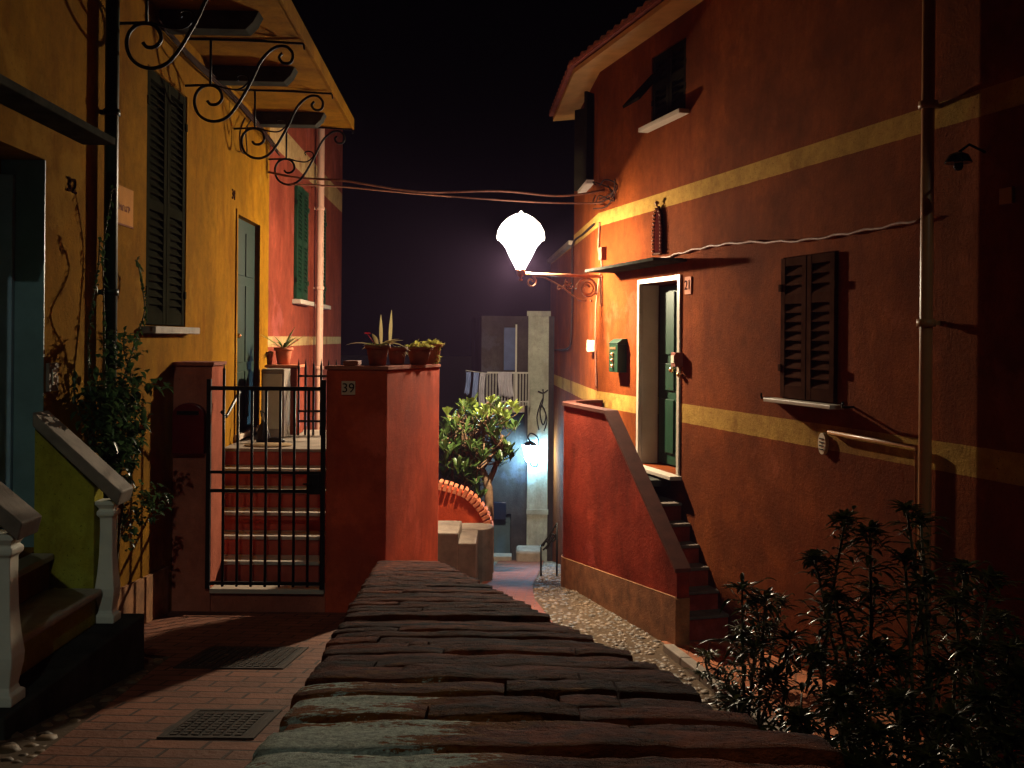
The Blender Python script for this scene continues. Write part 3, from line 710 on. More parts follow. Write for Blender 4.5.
# pedestal, cabinet, bag, doormat
pd = thing('pedestal', (-2.5, 11.1, H-1.082), 'square rose pedestal on the landing carrying a potted plant', 'pedestal')
PX0, PX1 = ray(266.5, 400)[0]*10.95, ray(297, 400)[0]*10.95
pz = at(280, 365, 10.95).z
b = MB(); b.box(PX0, PX1, 10.95, 11.3, H-1.08, pz-.03); b.build('shaft', 'pink', pd, bevel=.006)
b = MB(); b.box(PX0-.02, PX1+.02, 10.93, 11.32, pz-.029, pz); b.build('top_slab', 'terracotta', pd, bevel=.004)
cb_ = thing('meter_cabinet', (-2.5, 10.65, H-1.082), 'pale grey metal cabinet standing against the pedestal on the landing', 'cabinet')
c0, c1 = ray(261, 400)[0]*10.55, ray(284, 400)[0]*10.55
b = MB(); b.box(c0, c1, 10.55, 10.85, H-1.075, at(270,369,10.55).z); b.build('body', 'stone', cb_, bevel=.008)
b = MB(); b.box(c0+.02, c1-.02, 10.538, 10.549, H-.98, at(270,372,10.55).z-.02); b.build('door', simple('grey_enamel', (.4,.36,.27), .2, 5, .5, .1), cb_, bevel=.004)
bag = MB()
bp = at(262, 433, 10.1)
bag.lathe((bp.x, 10.15, H-1.082), [(.001,0),(.09,.005),(.1,.04),(.075,.11),(.035,.19),(.012,.23),(.001,.235)], 12, sx=.8, sy=.5)
bag.tube([(bp.x-.02,10.15,H-.82),(bp.x-.03,10.15,H-.76),(bp.x+.01,10.15,H-.78),(bp.x+.02,10.15,H-.83)], .008, 5)
bag.lathe((bp.x+.13, 10.12, H-1.082), [(.001,0),(.1,.005),(.1,.03),(.05,.055),(.001,.06)], 12, sx=1, sy=.45)
tag(bag.build('shoe_bag', simple('black_leather', (.012,.01,.012), .3, 10, .4, .3)), 'crumpled black bag slumped against the grey cabinet on the landing', 'bag')
mt = MB(); mc = at(266, 441, 9.75)
mt.lathe((mc.x, 9.85, H-1.081), [(.001,0),(.23,0),(.235,.008),(.225,.014),(.19,.011),(.185,.016),(.001,.016)], 32, sx=1, sy=.75)
tag(mt.build('doormat', simple('woven_coir', (.22,.14,.07), .5, 40, .95, .8)), 'oval straw doormat at the top of the gate stairs', 'doormat')

# ---------------------------------------------------------------- potted plants
def pot(name, px, pyb, D, rtop, hgt, zb, label, kind, seed, group='flowerpots on the curved wall and landing'):
    random.seed(seed); x = ray(px, pyb)[0]*D; c = Vector((x, D, zb))
    t = thing(name, c, label, 'potted plant', group)
    b = MB(); b.lathe(c, [(rtop*.001,0.001),(rtop*.66,.001),(rtop*.9,hgt*.8),(rtop*.9,hgt*.81),(rtop*1.04,hgt*.815),(rtop*1.06,hgt),(rtop*.93,hgt),(rtop*.86,hgt*.86),(.001,hgt*.86)], 20)
    b.build('pot', 'terracotta' if seed % 2 else 'terradark', t)
    b = MB(); b.lathe(c+Vector((0,0,hgt*.861)), [(.001,0),(rtop*.85,.0),(rtop*.6,.012),(.001,.018)], 14); b.build('soil', 'soil', t)
    top = c + Vector((0,0,hgt*.88)); b = MB(); b2 = MB()
    if kind == 'strap':
        for k in range(7):
            a = k*2.4+random.random(); b.leaf(top, (math.cos(a), math.sin(a)*.6, random.uniform(.25,.9)), random.uniform(.15,.26), .04, random.uniform(.2,.7), 5)
        for sx, L in ((.03,.27),(.10,.31)): b.leaf(top+Vector((sx,0,0)), (.04 if sx>.05 else -.02,0,1), L, .03, 0, 5)
        b.leaf(top, (1,-.1,.6), .32, .045, .6, 6); b.leaf(top, (-1,0,.45), .29, .035, .35, 6)
        b.build('leaves', 'leaf_cream', t)
        for k in range(26):
            a = random.uniform(0,6.28); b2.leaf(top+Vector((random.uniform(-.05,.05),random.uniform(-.05,.05),.0)), (math.cos(a),math.sin(a),random.uniform(.3,1.4)), random.uniform(.05,.11), .03, .4)
        b2.build('foliage', 'leaf_pot', t)
        fl = MB(); fc = top + Vector((-.08,-.03,.11))
        for k in range(9):
            a = k*.7; fl.leaf(fc, (math.cos(a), math.sin(a), .5 if k % 2 else .15), .032, .026, .1)
        fl.tube([top, fc], .003, 5); fl.build('flower', 'petal', t)
    elif kind == 'spiky':
        for k in range(16):
            a = k*2.4+random.random(); b.leaf(top, (math.cos(a), math.sin(a), random.uniform(.5,2.2)), random.uniform(.16,.34), .03, random.uniform(.0,.5), 5)
        b.build('leaves', 'leaf_pot', t)
        fl = MB(); fc = top + Vector((.16,-.03,.1))
        for k in range(8):
            a = k*.8; fl.leaf(fc, (math.cos(a), math.sin(a), .3), .03, .026, .1)
        fl.tube([top, fc], .003, 5); fl.build('flower', 'petal', t)
    elif kind == 'dry':
        for k in range(26):
            a = random.uniform(0,6.28); b.leaf(top, (math.cos(a), math.sin(a), random.uniform(.0,.9)), random.uniform(.05,.12), .018, random.uniform(.3,1.1), 4)
        b.build('leaves', 'leaf_cream', t)
    else:
        for k in range(150):
            a = random.uniform(0,6.28); rr = rtop*1.05*math.sqrt(random.random()); p = top + Vector((rr*math.cos(a), rr*math.sin(a), random.uniform(0,.055)*(1.3-rr/rtop)))
            a2 = random.uniform(0,6.28); b.leaf(p, (math.cos(a2)+math.cos(a)*.6, math.sin(a2)+math.sin(a)*.6, random.uniform(.2,1.6)), random.uniform(.03,.05), .026, .2, 3, tip=.3)
        b.build('leaves', 'leaf_yellow', t)
        if kind == 'trail':
            for k in range(26):
                p = top + Vector((rtop*random.uniform(.3,1.05), -rtop*.5, -random.uniform(0,hgt*.8))); b2.leaf(p, (random.uniform(-1,1),-1,random.uniform(-.5,.6)), .035, .022, .2)
            b2.build('trailing_stems', 'leaf_yellow', t)
    return t
pot('potted_plant', 377.5, 366, 8.22, .1, .17, wtop(8.22)+.031, 'old terracotta pot with long cream strap leaves and a red flower', 'strap', 12)
pot('potted_plant', 397, 366, 8.8, .09, .16, wtop(8.8)+.031, 'terracotta pot of dry brown leaves between the red-flowered pot and the yellow succulents', 'dry', 4)
pot('potted_plant', 419, 366, 9.3, .12, .165, wtop(9.3)+.031, 'wide terracotta pot heaped with yellow-green succulents, second from the right end of the wall', 'succ', 6)
pot('potted_plant', 432.5, 365, 9.85, .09, .2, wtop(9.85)+.031, 'small terracotta pot with trailing yellow succulent at the rounded right end of the wall', 'trail', 9)
pot('potted_plant', 283.5, 363, 11.1, .1, .19, pz+.001, 'bright terracotta pot with spiky leaves and a red bloom on the rose pedestal', 'spiky', 5)
pot('potted_plant', 269.5, 363, 11.05, .04, .14, pz+.001, 'slim dark red pot at the left corner of the rose pedestal', 'dry', 3)
b = MB(); bx = at(358, 367, 8.5); b.box(bx.x-.06, bx.x+.06, 8.1, 8.3, wtop(8.1)+.031, wtop(8.1)+.07)
tag(b.build('loose_brick', 'terradark', bevel=.008), 'loose dark brick lying left of the flowerpots on the wall top', 'brick')

# ---------------------------------------------------------------- red house on the right
rh = thing('red_house', (5, 9, zR(9)-.3), 'burnt orange two storey house with two yellow bands and a long brown downpipe', 'house')
rd0, rd1 = WA.D(678.5, 370), WA.D(640, 370); rdz0 = H-1.42; rdz1 = WA.hit(676, 280)[1]
rw0, rw1 = WA.D(838, 330), WA.D(783, 330); rwz0 = WA.hit(810, 401)[1]; rwz1 = WA.hit(783, 258)[1]
uw0, uw1 = WA.D(686, 60), WA.D(652, 60); uwz0 = WA.hit(668, 119)[1]; uwz1 = H+3.15
holesA = [(rd0, rd1, rdz0, rdz1), (rw0, rw1, rwz0, rwz1), (uw0, uw1, uwz0, uwz1)]
TOP = H+3.42
b = MB(); face_wall(b, WA, -4, 12.73, H-4, TOP, holesA, .3)
bw0, bw1 = 13.3, 14.1; bwz0, bwz1 = H+2.1, H+3.25
face_wall(b, WB, 12.73, 15.5, H-5, TOP, [(bw0,bw1,bwz0,bwz1)], .25)
fp = [WA.p(-4,0,0).xy, WA.p(12.73,0,0).xy, WB.p(15.5,0,0).xy, Vector((8,15.9)), Vector((11,-4))]
n = 5; vs = [(p[0],p[1],H-5) for p in fp]+[(p[0],p[1],TOP) for p in fp]
b.add(vs, [tuple(range(5,10)), (2,3,8,7), (3,4,9,8), (4,0,5,9)])
b.build('wall', 'redwall', rh)
# eave: soffit slab + tiles following the corner
def eave_line(off):
    # rounded corner between both fronts
    out = []
    for D in (-4, 0, 4, 8, 11, 12.2): out.append(WA.p(D, off, 0).xy)
    c = Vector((WA.p(12.73,0,0).x, 12.73)); 
    a0 = math.atan2(WA.n.y, WA.n.x); a1 = math.atan2(WB.n.y, WB.n.x)
    if a1 > a0: a1 -= 0
    a0 %= 2*math.pi; a1 %= 2*math.pi
    for i in range(5):
        a = a0 + (a1-a0)*i/4; out.append(c + Vector((math.cos(a), math.sin(a)))*off)
    for D in (13.3, 14.4, 15.5): out.append(WB.p(D, off, 0).xy)
    return out
li, lo_ = eave_line(-.05), eave_line(.34)
b = MB()
for i in range(len(li)-1):
    a, c, d, e = li[i], li[i+1], lo_[i+1], lo_[i]
    b.hexa([(a.x,a.y,TOP-.02),(c.x,c.y,TOP-.02),(d.x,d.y,TOP-.06),(e.x,e.y,TOP-.06),(a.x,a.y,TOP+.08),(c.x,c.y,TOP+.08),(d.x,d.y,TOP+.0),(e.x,e.y,TOP+.0)])
ev = b.build('eave', simple('buff_soffit', (.55,.28,.08), .3, 4, .8, .4), rh)
b = MB(); L2 = eave_line(.4); Lb = eave_line(-.8)
for i in range(len(L2)-1):
    n_ = max(1, int((L2[i+1]-L2[i]).length/.2))
    for k in range(n_):
        p = L2[i].lerp(L2[i+1], (k+.5)/n_); q_ = Lb[i].lerp(Lb[i+1], (k+.5)/n_)
        w = (L2[i+1]-L2[i]).normalized()*.085
        vs = []
        for (pt, z) in ((p, TOP+.02), (q_, TOP+.32)):
            for j in range(7):
                an = math.pi*j/6; vs.append((pt.x+w.x*math.cos(an), pt.y+w.y*math.cos(an), z+.075*math.sin(an)))
            for j in range(7):
                an = math.pi*(6-j)/6; vs.append((pt.x+w.x*.8*math.cos(an), pt.y+w.y*.8*math.cos(an), z+.055*math.sin(an)-.002))
        b.add(vs, [(j, (j+1)%14, 14+(j+1)%14, 14+j) for j in range(14)] + [tuple(range(13,-1,-1))], True)
b.build('eave_tiles', 'terracotta', rh)
b = MB(); rp_ = [(p.x,p.y) for p in Lb]
for i in range(len(L2)-1):
    b.add([(L2[i].x,L2[i].y,TOP+.03),(L2[i+1].x,L2[i+1].y,TOP+.03),(Lb[i+1].x,Lb[i+1].y,TOP+.3),(Lb[i].x,Lb[i].y,TOP+.3)], [(0,1,2,3)])
b.build('roof_slope', 'terradark', rh, solid=.04)
# door
b = MB(); b.wbox(WA, rd0+.03, rd1-.03, -.27, -.22, rdz0+.02, rdz1-.03)
du = rd1-rd0
for u0, u1 in ((.12,.46),(.54,.88)):
    for a_, c_ in ((.15,.75),(.85,1.15),(1.25,1.95)): b.wbox(WA, rd0+du*u0, rd0+du*u1, -.22, -.2, rdz0+a_, rdz0+c_)
rdo = b.build('door', 'midgreen', rh, bevel=.006)
kp = WA.p(rd0+du*.52, -.17, WA.hit(660,370)[1]); b = MB(); b.lathe(kp-Vector((0,0,.0)), [(.001,-.035),(.025,-.025),(.035,0),(.025,.025),(.001,.035)], 12); b.tube([kp, kp+WA.n*-.06], .012, 6); b.build('door_knob', 'brass', rdo)
b = MB(); b.wbox(WA, rd0-.05, rd0+.001, -.02, .02, rdz0, rdz1+.05); b.wbox(WA, rd1-.001, rd1+.05, -.02, .02, rdz0, rdz1+.05); b.wbox(WA, rd0+.002, rd1-.002, -.02, .019, rdz1, rdz1+.05)
b.wbox(WA, rd1-.012, rd1-.002, -.22, -.021, rdz0, rdz1-.01); b.wbox(WA, rd0+.002, rd0+.012, -.22, -.021, rdz0, rdz1-.01)
b.build('door_frame', 'marble', rh)
b = MB(); b.wbox(WA, rd0-.09, rd1+.09, -.22, .13, rdz0-.045, rdz0-.002); b.build('threshold', 'marble', rh, bevel=.006)
# hood over the door
h0, h1 = WA.D(687, 266), WA.D(606, 272); hz = WA.hit(685, 262)[1]
b = MB(); b.wbox(WA, h0, h1-.25, .0, .38, hz-.0, hz+.035); b.build('door_hood', 'darkstone', rh, bevel=.005)
# number plate, letter box, bell
dd, zz = WA.hit(689, 285.5); b = MB(); b.wbox(WA, dd-.07, dd+.07, 0, .015, zz-.09, zz+.09); npl = b.build('number_plate', 'terracotta', rh, bevel=.004)
text('house_number', '21', WA, dd, .0165, zz, .14, 'number', rh)
dd, zz = WA.hit(622.5, 357); b = MB(); b.wbox(WA, dd-.13, dd+.13, 0.0, .12, zz-.18, zz+.15)
P = [(0,.15),(.12,.15),(.13,.165),(.06,.215),(0,.22)]
vs = [WA.p(dd-.14, u, zz+z) for u, z in P]+[WA.p(dd+.14, u, zz+z) for u, z in P]
b.add(vs, [(0,1,2,3,4),(9,8,7,6,5)]+[(i,5+i,5+(i+1)%5,(i+1)%5) for i in range(5)])
lbx = b.build('letter_box', 'midgreen', rh, bevel=.006)
b = MB(); b.wbox(WA, dd-.09, dd+.09, .121, .128, zz+.09, zz+.12)
for k in range(3): b.lathe(WA.p(dd, .126, zz+.03-.07*k), [(.001,-.03),(.03,-.01),(.03,.01),(.001,.03)], 8)
b.build('letter_slot', 'brass', lbx)
dd, zz = WA.hit(681, 360); b = MB(); b.wbox(WA, dd-.05, dd+.05, .0, .09, zz-.07, zz+.08); wl = b.build('wall_intercom', 'terradark', rh, bevel=.005)
b = MB(); b.wbox(WA, dd-.03, dd+.035, .091, .098, zz-.03, zz+.05); b.build('speaker_panel', 'bell', wl); 
dd, zz = WA.hit(682, 375); b = MB(); b.lathe(WA.p(dd,.03,zz), [(.001,-.03),(.03,-.01),(.03,.02),(.001,.03)], 10); b.build('bell_button', 'brass', wl)
# shuttered windows
shutters(rh, WA, rw0+.01, rw1-.01, rwz0+.01, rwz1-.01, 'shutter_red', .70, n=-.02, proud=.05, pitch=.075)
b = MB(); b.wbox(WA, rw0-.09, rw1+.09, -.0, .13, rwz0-.035, rwz0-.002); b.build('sill', 'marble', rh, bevel=.005)
b = MB()
for e in (rw0-.2, rw1+.17): b.tube([WA.p(e,0,rwz0-.01), WA.p(e,.1,rwz0-.01), WA.p(e-.05,.13,rwz0+.03)], .01, 6)
b.build('shutter_catch', 'black_iron', rh, split=1)
shutters(rh, WA, uw0+.01, uw1-.01, uwz0+.01, uwz1-.01, 'shutter', .55, n=-.06, proud=.05, pitch=.07)
b = MB(); b.wbox(WA, uw0-.09, uw1+.09, 0, .12, uwz0-.05, uwz0-.002); b.build('sill', 'marble', rh, bevel=.005)
# opened lower flap of the upper window
fz0, fz1 = H+2.55, H+2.95
b = MB(); 
b.hexa([WA.p(uw1-.45,.02,fz1),WA.p(uw1-.02,.02,fz1),WA.p(uw1-.02,.03,fz1-.03),WA.p(uw1-.45,.03,fz1-.03),WA.p(uw1-.45,.36,fz0+.03),WA.p(uw1-.02,.36,fz0+.03),WA.p(uw1-.02,.35,fz0),WA.p(uw1-.45,.35,fz0)])
b.build('shutter_flap', 'shutter', rh)
shutters(rh, WB, bw0, bw1, bwz0, bwz1, 'shutter', .5, n=-.04, proud=.05)
for e, s_ in ((bw0, -1), (bw1, 1)):
    b = MB(); c = WB.p(e, .0, 0); 
    for z_a, z_b in ((bwz0, bwz1),):
        p0 = WB.p(e,.0,0); p1 = WB.p(e+s_*.16,.13,0); t = Vector((p1.y-p0.y, -(p1.x-p0.x), 0)).normalized()*.02
        b.hexa([(p0+t)+Vector((0,0,z_a)),(p1+t)+Vector((0,0,z_a)),(p1-t)+Vector((0,0,z_a)),(p0-t)+Vector((0,0,z_a)),(p0+t)+Vector((0,0,z_b)),(p1+t)+Vector((0,0,z_b)),(p1-t)+Vector((0,0,z_b)),(p0-t)+Vector((0,0,z_b))])
    b.build('open_shutter', 'shutter', rh)
b = MB(); b.wbox(WB, bw0-.1, bw1+.1, 0, .1, bwz0-.05, bwz0-.002); b.build('sill', 'marble', rh)
# long drainpipe, duct, oval vent
dr = WA.D(939, 300); b = MB(); b.tube([WA.p(dr,.1,zR(dr)-.1), WA.p(dr,.1,H), WA.p(dr,.1,H+3.4)], .042, 14); dro = b.build('downpipe', 'pipe_brown', rh)
b = MB()
for z in (H-1.6,H+.1,H+1.55,H+2.9): b.tube([WA.p(dr,.1,z),WA.p(dr,.1,z+.05)], .062, 14); b.wbox(WA, dr-.015, dr+.015, 0,.07,z+.01,z+.04)
b.build('pipe_clamp','pipe_brown',dro, split=2)
d0, z0_ = WA.hit(922, 447); d1, z1_ = WA.hit(833, 432)
b = MB(); b.tube([WA.p(d0,.04,z0_-.9), WA.p(d0,.04,z0_), WA.p(d1,.04,z1_), WA.p(d1,.0,z1_)], .017, 8); b.build('wall_conduit', 'pipe_brown', rh)
dd, zz = WA.hit(825, 443.5); b = MB(); vs=[]; k=20
for n_ in (0,.03):
    for j in range(k): a=2*math.pi*j/k; vs.append(WA.p(dd+.05*math.cos(a), n_, zz+.085*math.sin(a)))
b.add(vs, [tuple(range(k)), tuple(range(2*k-1,k-1,-1))]+[(j,(j+1)%k,k+(j+1)%k,k+j) for j in range(k)]); b.add([WA.p(dd-.03+.0,.031,zz-.05),WA.p(dd+.03,.031,zz-.05),WA.p(dd+.03,.031,zz-.035),WA.p(dd-.03,.031,zz-.035)],[(0,1,2,3)])
ov = b.build('oval_vent', 'bell', rh)
b = MB()
for k_ in range(4): b.wbox(WA, dd-.03, dd+.03, .032, .036, zz-.05+.028*k_, zz-.04+.028*k_)
b.build('vent_slot','black_iron',ov)
# little junction box and meter on the corner
dd, zz = WB.hit(591.5, 344); b = MB(); b.wbox(WB, 13.0, 13.2, 0, .08, H-.08-.09, H-.08+.06); b.build('junction_box', 'bell', rh, bevel=.008)
dd, zz = WA.hit(605, 253); b = MB(); b.wbox(WA, dd-.05, dd+.05, 0, .07, zz-.09, zz+.07); b.build('junction_box', 'terradark', rh, bevel=.006)
# faint plate on the far right
dd, zz = WA.hit(1008, 196); b = MB(); b.wbox(WA, dd-.05, dd+.05, 0, .02, zz-.05, zz+.05); b.build('small_plate', 'pipe_brown', rh, bevel=.004)

# hanging ornament above the hood: dark pointed panel with beaded edge
d_, zt_o = WA.hit(661, 206); zb_o = WA.hit(660, 254)[1]; hw_ = .095
outl = [(-hw_, zb_o), (hw_, zb_o), (hw_*1.05, (zb_o+zt_o)/2), (hw_*.75, zt_o-.1), (0, zt_o), (-hw_*.75, zt_o-.1), (-hw_*1.05, (zb_o+zt_o)/2)]
orn = thing('wall_ornament', WA.p(d_, .02, zb_o), 'narrow pointed dark shrine-like panel with a pale beaded edge above the door hood', 'ornament')
b = MB(); n = len(outl); vs = [WA.p(d_+u,.012,z) for u, z in outl]+[WA.p(d_+u,.04,z) for u, z in outl]
b.add(vs, [tuple(range(n-1,-1,-1)), tuple(range(n,2*n))]+[(i,(i+1)%n,n+(i+1)%n,n+i) for i in range(n)]); b.build('panel', simple('oxblood_board', (.03,.005,.004), .3, 8, 1, .2, spec=0), orn)
b = MB()
for i in range(n):
    a_ = Vector(outl[i]); c_ = Vector(outl[(i+1)%n]); m_ = max(1, int((c_-a_).length/.035))
    for k_ in range(m_):
        q_ = a_.lerp(c_, k_/m_); b.lathe(WA.p(d_+q_[0], .05, q_[1]), [(.001,-.013),(.012,-.006),(.012,.006),(.001,.013)], 7)
b.lathe(WA.p(d_, .05, zt_o+.03), [(.001,-.03),(.03,0),(.001,.03)], 8)
b.build('beaded_edge', 'cable_lit', orn)

# festoon cable along the wall
def wall_cable(name, pts, W, r, mat, label, n=.03, wob=.0):
    P = []
    for px, py in pts: d, z = W.hit(px, py); P.append(W.p(d, n, z))
    P = smooth_path(P, 8)
    if wob: P = [p + Vector((0,0,wob*math.sin(i*1.7))) for i, p in enumerate(P)]
    b = MB(); b.tube(P, r, 6); return tag(b.build(name, mat), label, 'cable')
wall_cable('wall_cable', [(612,271),(640,263),(665,258),(700,249),(740,243),(800,241),(860,232),(925,220)], WA, .011, 'cable_lit', 'long twisted cable running above the door hood across the orange wall', .03, .008)
wall_cable('wall_cable', [(601,222),(600,250),(603,265),(598,300),(597,345),(598,388)], WA, .012, 'cable_lit', 'vertical cable down the house corner behind the lamp bracket', .02)
wall_cable('wall_cable', [(596,224),(585,234),(575,243),(574,262),(574,300),(573,335),(570,348),(556,350)], WB, .014, 'cable', 'dark looping cable on the shaded side wall beyond the lamp bracket', .03)
# tangled wires at the corner
b = MB(); random.seed(21)
for (pts) in ([(588,190),(598,183),(610,187),(616,193),(606,200)], [(590,199),(600,203),(611,199),(618,190),(622,180)], [(596,206),(606,196),(617,201),(612,186)], [(604,186),(612,180),(620,186),(611,206),(600,209)]):
    P = [WA.p(min(WA.D(px,py),12.7), .06+.03*math.sin(i*2), WA.hit(px,py)[1]) for i,(px,py) in enumerate(pts)]
    b.tube(smooth_path(P, 6), .009, 5)
tag(b.build('wire_tangle', 'cable'), 'tangle of dark wires fixed to the orange wall under the roof corner', 'wires')
# overhead cables crossing the alley
for i, (pts, r, lab) in enumerate(((
        [(268,172,11.6),(300,178,11.7),(345,181,11.8),(420,192,12.0),(500,191,12.3),(560,196,12.5),(606,190,12.55)], .014, 'upper overhead cable sagging across the dark alley sky'),
        ([(290,184,11.6),(345,187,11.8),(420,194,12.0),(500,200,12.3),(560,203,12.5),(606,203,12.55)], .011, 'lower overhead cable crossing the alley just under another'))):
    b = MB(); b.tube(smooth_path([at(px,py,D) for px,py,D in pts], 6), r, 6); tag(b.build('overhead_cable', 'cable_lit'), lab, 'cable', 'cables strung across the alley')
b = MB()
for dy in (0, 5, 9): 
    P = [WL.p(WL.D(px,py), .05+dy*.004, WL.hit(px,py)[1]) for px,py in ((150,18+dy),(185,55+dy),(222,88+dy),(250,118+dy),(272,146+dy))]
    b.tube(smooth_path(P, 6), .010, 5)
P = [WL.p(WL.D(px,py), .05, WL.hit(px,py)[1]) for px,py in ((240,118),(235,132),(236,150),(242,152),(241,130),(246,120))]; b.tube(smooth_path(P, 6), .007, 5)
tag(b.build('cable_bundle', 'cable'), 'bundle of cables with a hanging loop under the yellow house slab', 'cable')

# ---------------------------------------------------------------- big wall lantern
LP0 = WA.p(12.6, .02, 0); LV = WA.n
zt_b = H + .775
tipx, tipy = None, None
lt = thing('wall_lantern', Vector((LP0.x, LP0.y, zt_b-.4)), 'glowing white street lantern on a long scrolled iron bracket at the house corner', 'street lamp')
Lb_ = None
# length so that the lamp sits at px 518
for k in range(400):
    L_ = .5 + k*.003; p = LP0 + LV*L_
    if p.x/p.y*1000+512 < 518.5: break
def Q(x, y): return LP0 + LV*((850-x)/720*L_) + Vector((0,0, zt_b-(y-245)*.00146))
b = MB(); b.tube([Q(850,240), Q(115,232)], .02, 8); b.wbox(WA, 12.57, 12.63, 0.0, .02, zt_b-.36, zt_b+.02); b.build('bracket_arm', 'copper', lt)
b = MB(); 
big = [(735+q[0], 350-q[1]) for q in spiral(0,0,25,105,R(40),R(40+500),30)]
b.tube([Q(*p) for p in big], .014, 6)
b.tube([Q(*p) for p in [(q[0],q[1]) for q in [(735+52*math.cos(t/12*6.28), 345-52*math.sin(t/12*6.28)) for t in range(13)]]], .01, 6)
b.build('scroll', 'copper', lt)
b = MB(); 
pts = [(235+q[0], 300-q[1]) for q in spiral(0,0,12,48,R(0),R(430),20)]
b.tube([Q(*p) for p in smooth_path([Vector((x,y,0)) for x,y in pts] and [Vector((x,y,0)) for x,y in pts+[(260,252),(340,258),(420,292),(500,335),(600,405),(650,440),(720,455)]],3) for p in [(p[0],p[1])]] if False else [Q(v[0],v[1]) for v in smooth_path([Vector((x,y,0)) for x,y in pts+[(260,250),(340,258),(420,292),(500,335),(600,405),(650,440),(720,452)]], 3)], .011, 6)
b.build('scroll', 'copper', lt)
b = MB()
for cx_, cy_, s0 in ((545,300,1),(530,340,-1),(575,330,1),(480,350,-1)):
    pts = [(cx_+q[0], cy_-q[1]) for q in spiral(0,0,5,26,R(0),R(s0*380),12)]; b.tube([Q(*p) for p in pts], .009, 5)
b.tube([Q(560,340),Q(530,300),Q(540,265)], .008, 5); b.tube([Q(510,345),Q(560,318),Q(590,300)], .008, 5)
for cx_, cy_ in ((800,300),(815,390),(770,450)): b.lathe(Q(cx_,cy_), [(.001,-.02),(.018,0),(.001,.02)], 6)
b.build('leaf_scrollwork', 'copper', lt)
lc = LP0 + LV*(L_-.02); lc.z = zt_b
b = MB(); b.lathe(lc, [(.001,-.075),(.02,-.07),(.03,-.055),(.012,-.045),(.012,-.02),(.035,-.015),(.035,.03),(.05,.045),(.062,.06),(.055,.07),(.001,.07)], 16); b.build('lamp_base', 'copper', lt)
b = MB(); b.lathe(lc, [(.055,.071),(.085,.13),(.14,.23),(.185,.33),(.225,.38),(.268,.431)], 24, cap=False)
b.build('lamp_glass', 'lamp_glass', lt)
b = MB(); b.lathe(lc, [(.001,.18),(.006,.182),(.054,.246),(.001,.2465)], 16); b.build('bulb', 'lamp', lt)
b = MB(); b.lathe(lc, [(.001,.2475),(.06,.2475),(.058,.256),(.03,.262),(.001,.262)], 20); b.build('added_light_block', 'white', lt)  # added plate that keeps the bulb's light off the upper walls
b = MB(); b.tube([lc+Vector((0,0,.071)), lc+Vector((0,0,.139))], .01, 8); b.tube([lc+Vector((0,0,.262)), lc+Vector((0,0,.431))], .01, 8); b.build('lamp_holder', 'copper', lt, split=1)
b = MB(); b.lathe(lc, [(.001,.432),(.29,.432),(.295,.47),(.28,.55),(.235,.63),(.16,.7),(.08,.745),(.02,.76),(.001,.761)], 24)
b.build('lamp_dome', 'lamp_top', lt)
b = MB(); b.lathe(lc, [(.001,.762),(.02,.762),(.022,.775),(.001,.79)], 12); b.build('finial', 'lamp_top', lt)

# ---------------------------------------------------------------- curved outside staircase at the red house
sc = thing('outside_staircase', (1.9, 10.5, zR(10)-.05), 'crimson outside staircase with rounded parapet climbing to the green door', 'stairs')
OX = lambda D: 4.13 - .292*D           # outer face of the parapet
def offp(D, n): return WA.p(D, n, 0)
OFF = (WA.p(10,0,0).x - OX(10))/WA.l*1.0
OFF = (4.807-4.13)/WA.l
for k in range(6):
    D0 = 9.40+.195*k; D1 = D0+.195 if k < 5 else 12.1
    z1_ = H - 2.57 + .178*k if k < 5 else H-1.52
    z1_ = H - 2.575 + .176*k
    b = MB(); b.wbox(WA, D0+.012, D1+.01 if k < 5 else 12.1, .002, OFF-.13, H-3.3, z1_-.03); s_ = b.build('step', 'riser' if False else 'crimson', sc)
    b = MB(); b.wbox(WA, D0-.012, D1-.014 if k < 5 else 12.1, .002, OFF-.13, z1_-.029, z1_); b.build('tread', 'stair_tread', s_, bevel=.005)
b = MB(); b.wbox(WA, 10.62, 12.1, .002, OFF-.13, H-1.56, H-1.49); b.build('landing', 'darkstone', sc, bevel=.005)
# parapet path: near end -> along -> rounded far end to the wall
path = []
for D in (9.18, 9.5, 10.0, 10.5, 10.87, 11.2, 11.6, 12.0, 12.1): path.append((D, OFF))
for i in range(1, 10):
    a = math.pi/2*i/9; path.append((12.1+.52*math.sin(a), OFF-(OFF-.0)*(1-math.cos(a))))
path = path[:-1] + [(12.62, .03)]
def ptop(D):
    if D <= 10.87: return H-2.1 + (D-9.18)/(10.87-9.18)*(2.1-.80)
    return H-.80
th = .12
outer = [WA.p(D, n, 0) for D, n in path]
def inner_pts():
    out = []
    for i, p in enumerate(outer):
        t = outer[min(i+1,len(outer)-1)] - outer[max(i-1,0)]; t.normalize(); nn = Vector((t.y, -t.x, 0))
        q = p + nn*th
        q2 = p - nn*th
        # choose the side nearer the wall
        f = lambda v: (4.807-.292*v.y) - v.x
        out.append(q if f(q) < f(q2) else q2)
    return out
inner = inner_pts()
def ribbon(b, z0f, z1f, o_=outer, i_=inner, idx=None, smooth=False):
    R_ = range(len(o_)-1) if idx is None else idx
    for i in R_:
        a, c, d, e = o_[i], o_[i+1], i_[i+1], i_[i]
        za, zc = z1f(path[i][0]), z1f(path[i+1][0]); ya, yc = z0f(path[i][0]), z0f(path[i+1][0])
        b.hexa([(a.x,a.y,ya),(c.x,c.y,yc),(d.x,d.y,yc),(e.x,e.y,ya),(a.x,a.y,za),(c.x,c.y,zc),(d.x,d.y,zc),(e.x,e.y,za)])
b = MB(); ribbon(b, lambda D: H-3.4, lambda D: ptop(D)-.001)
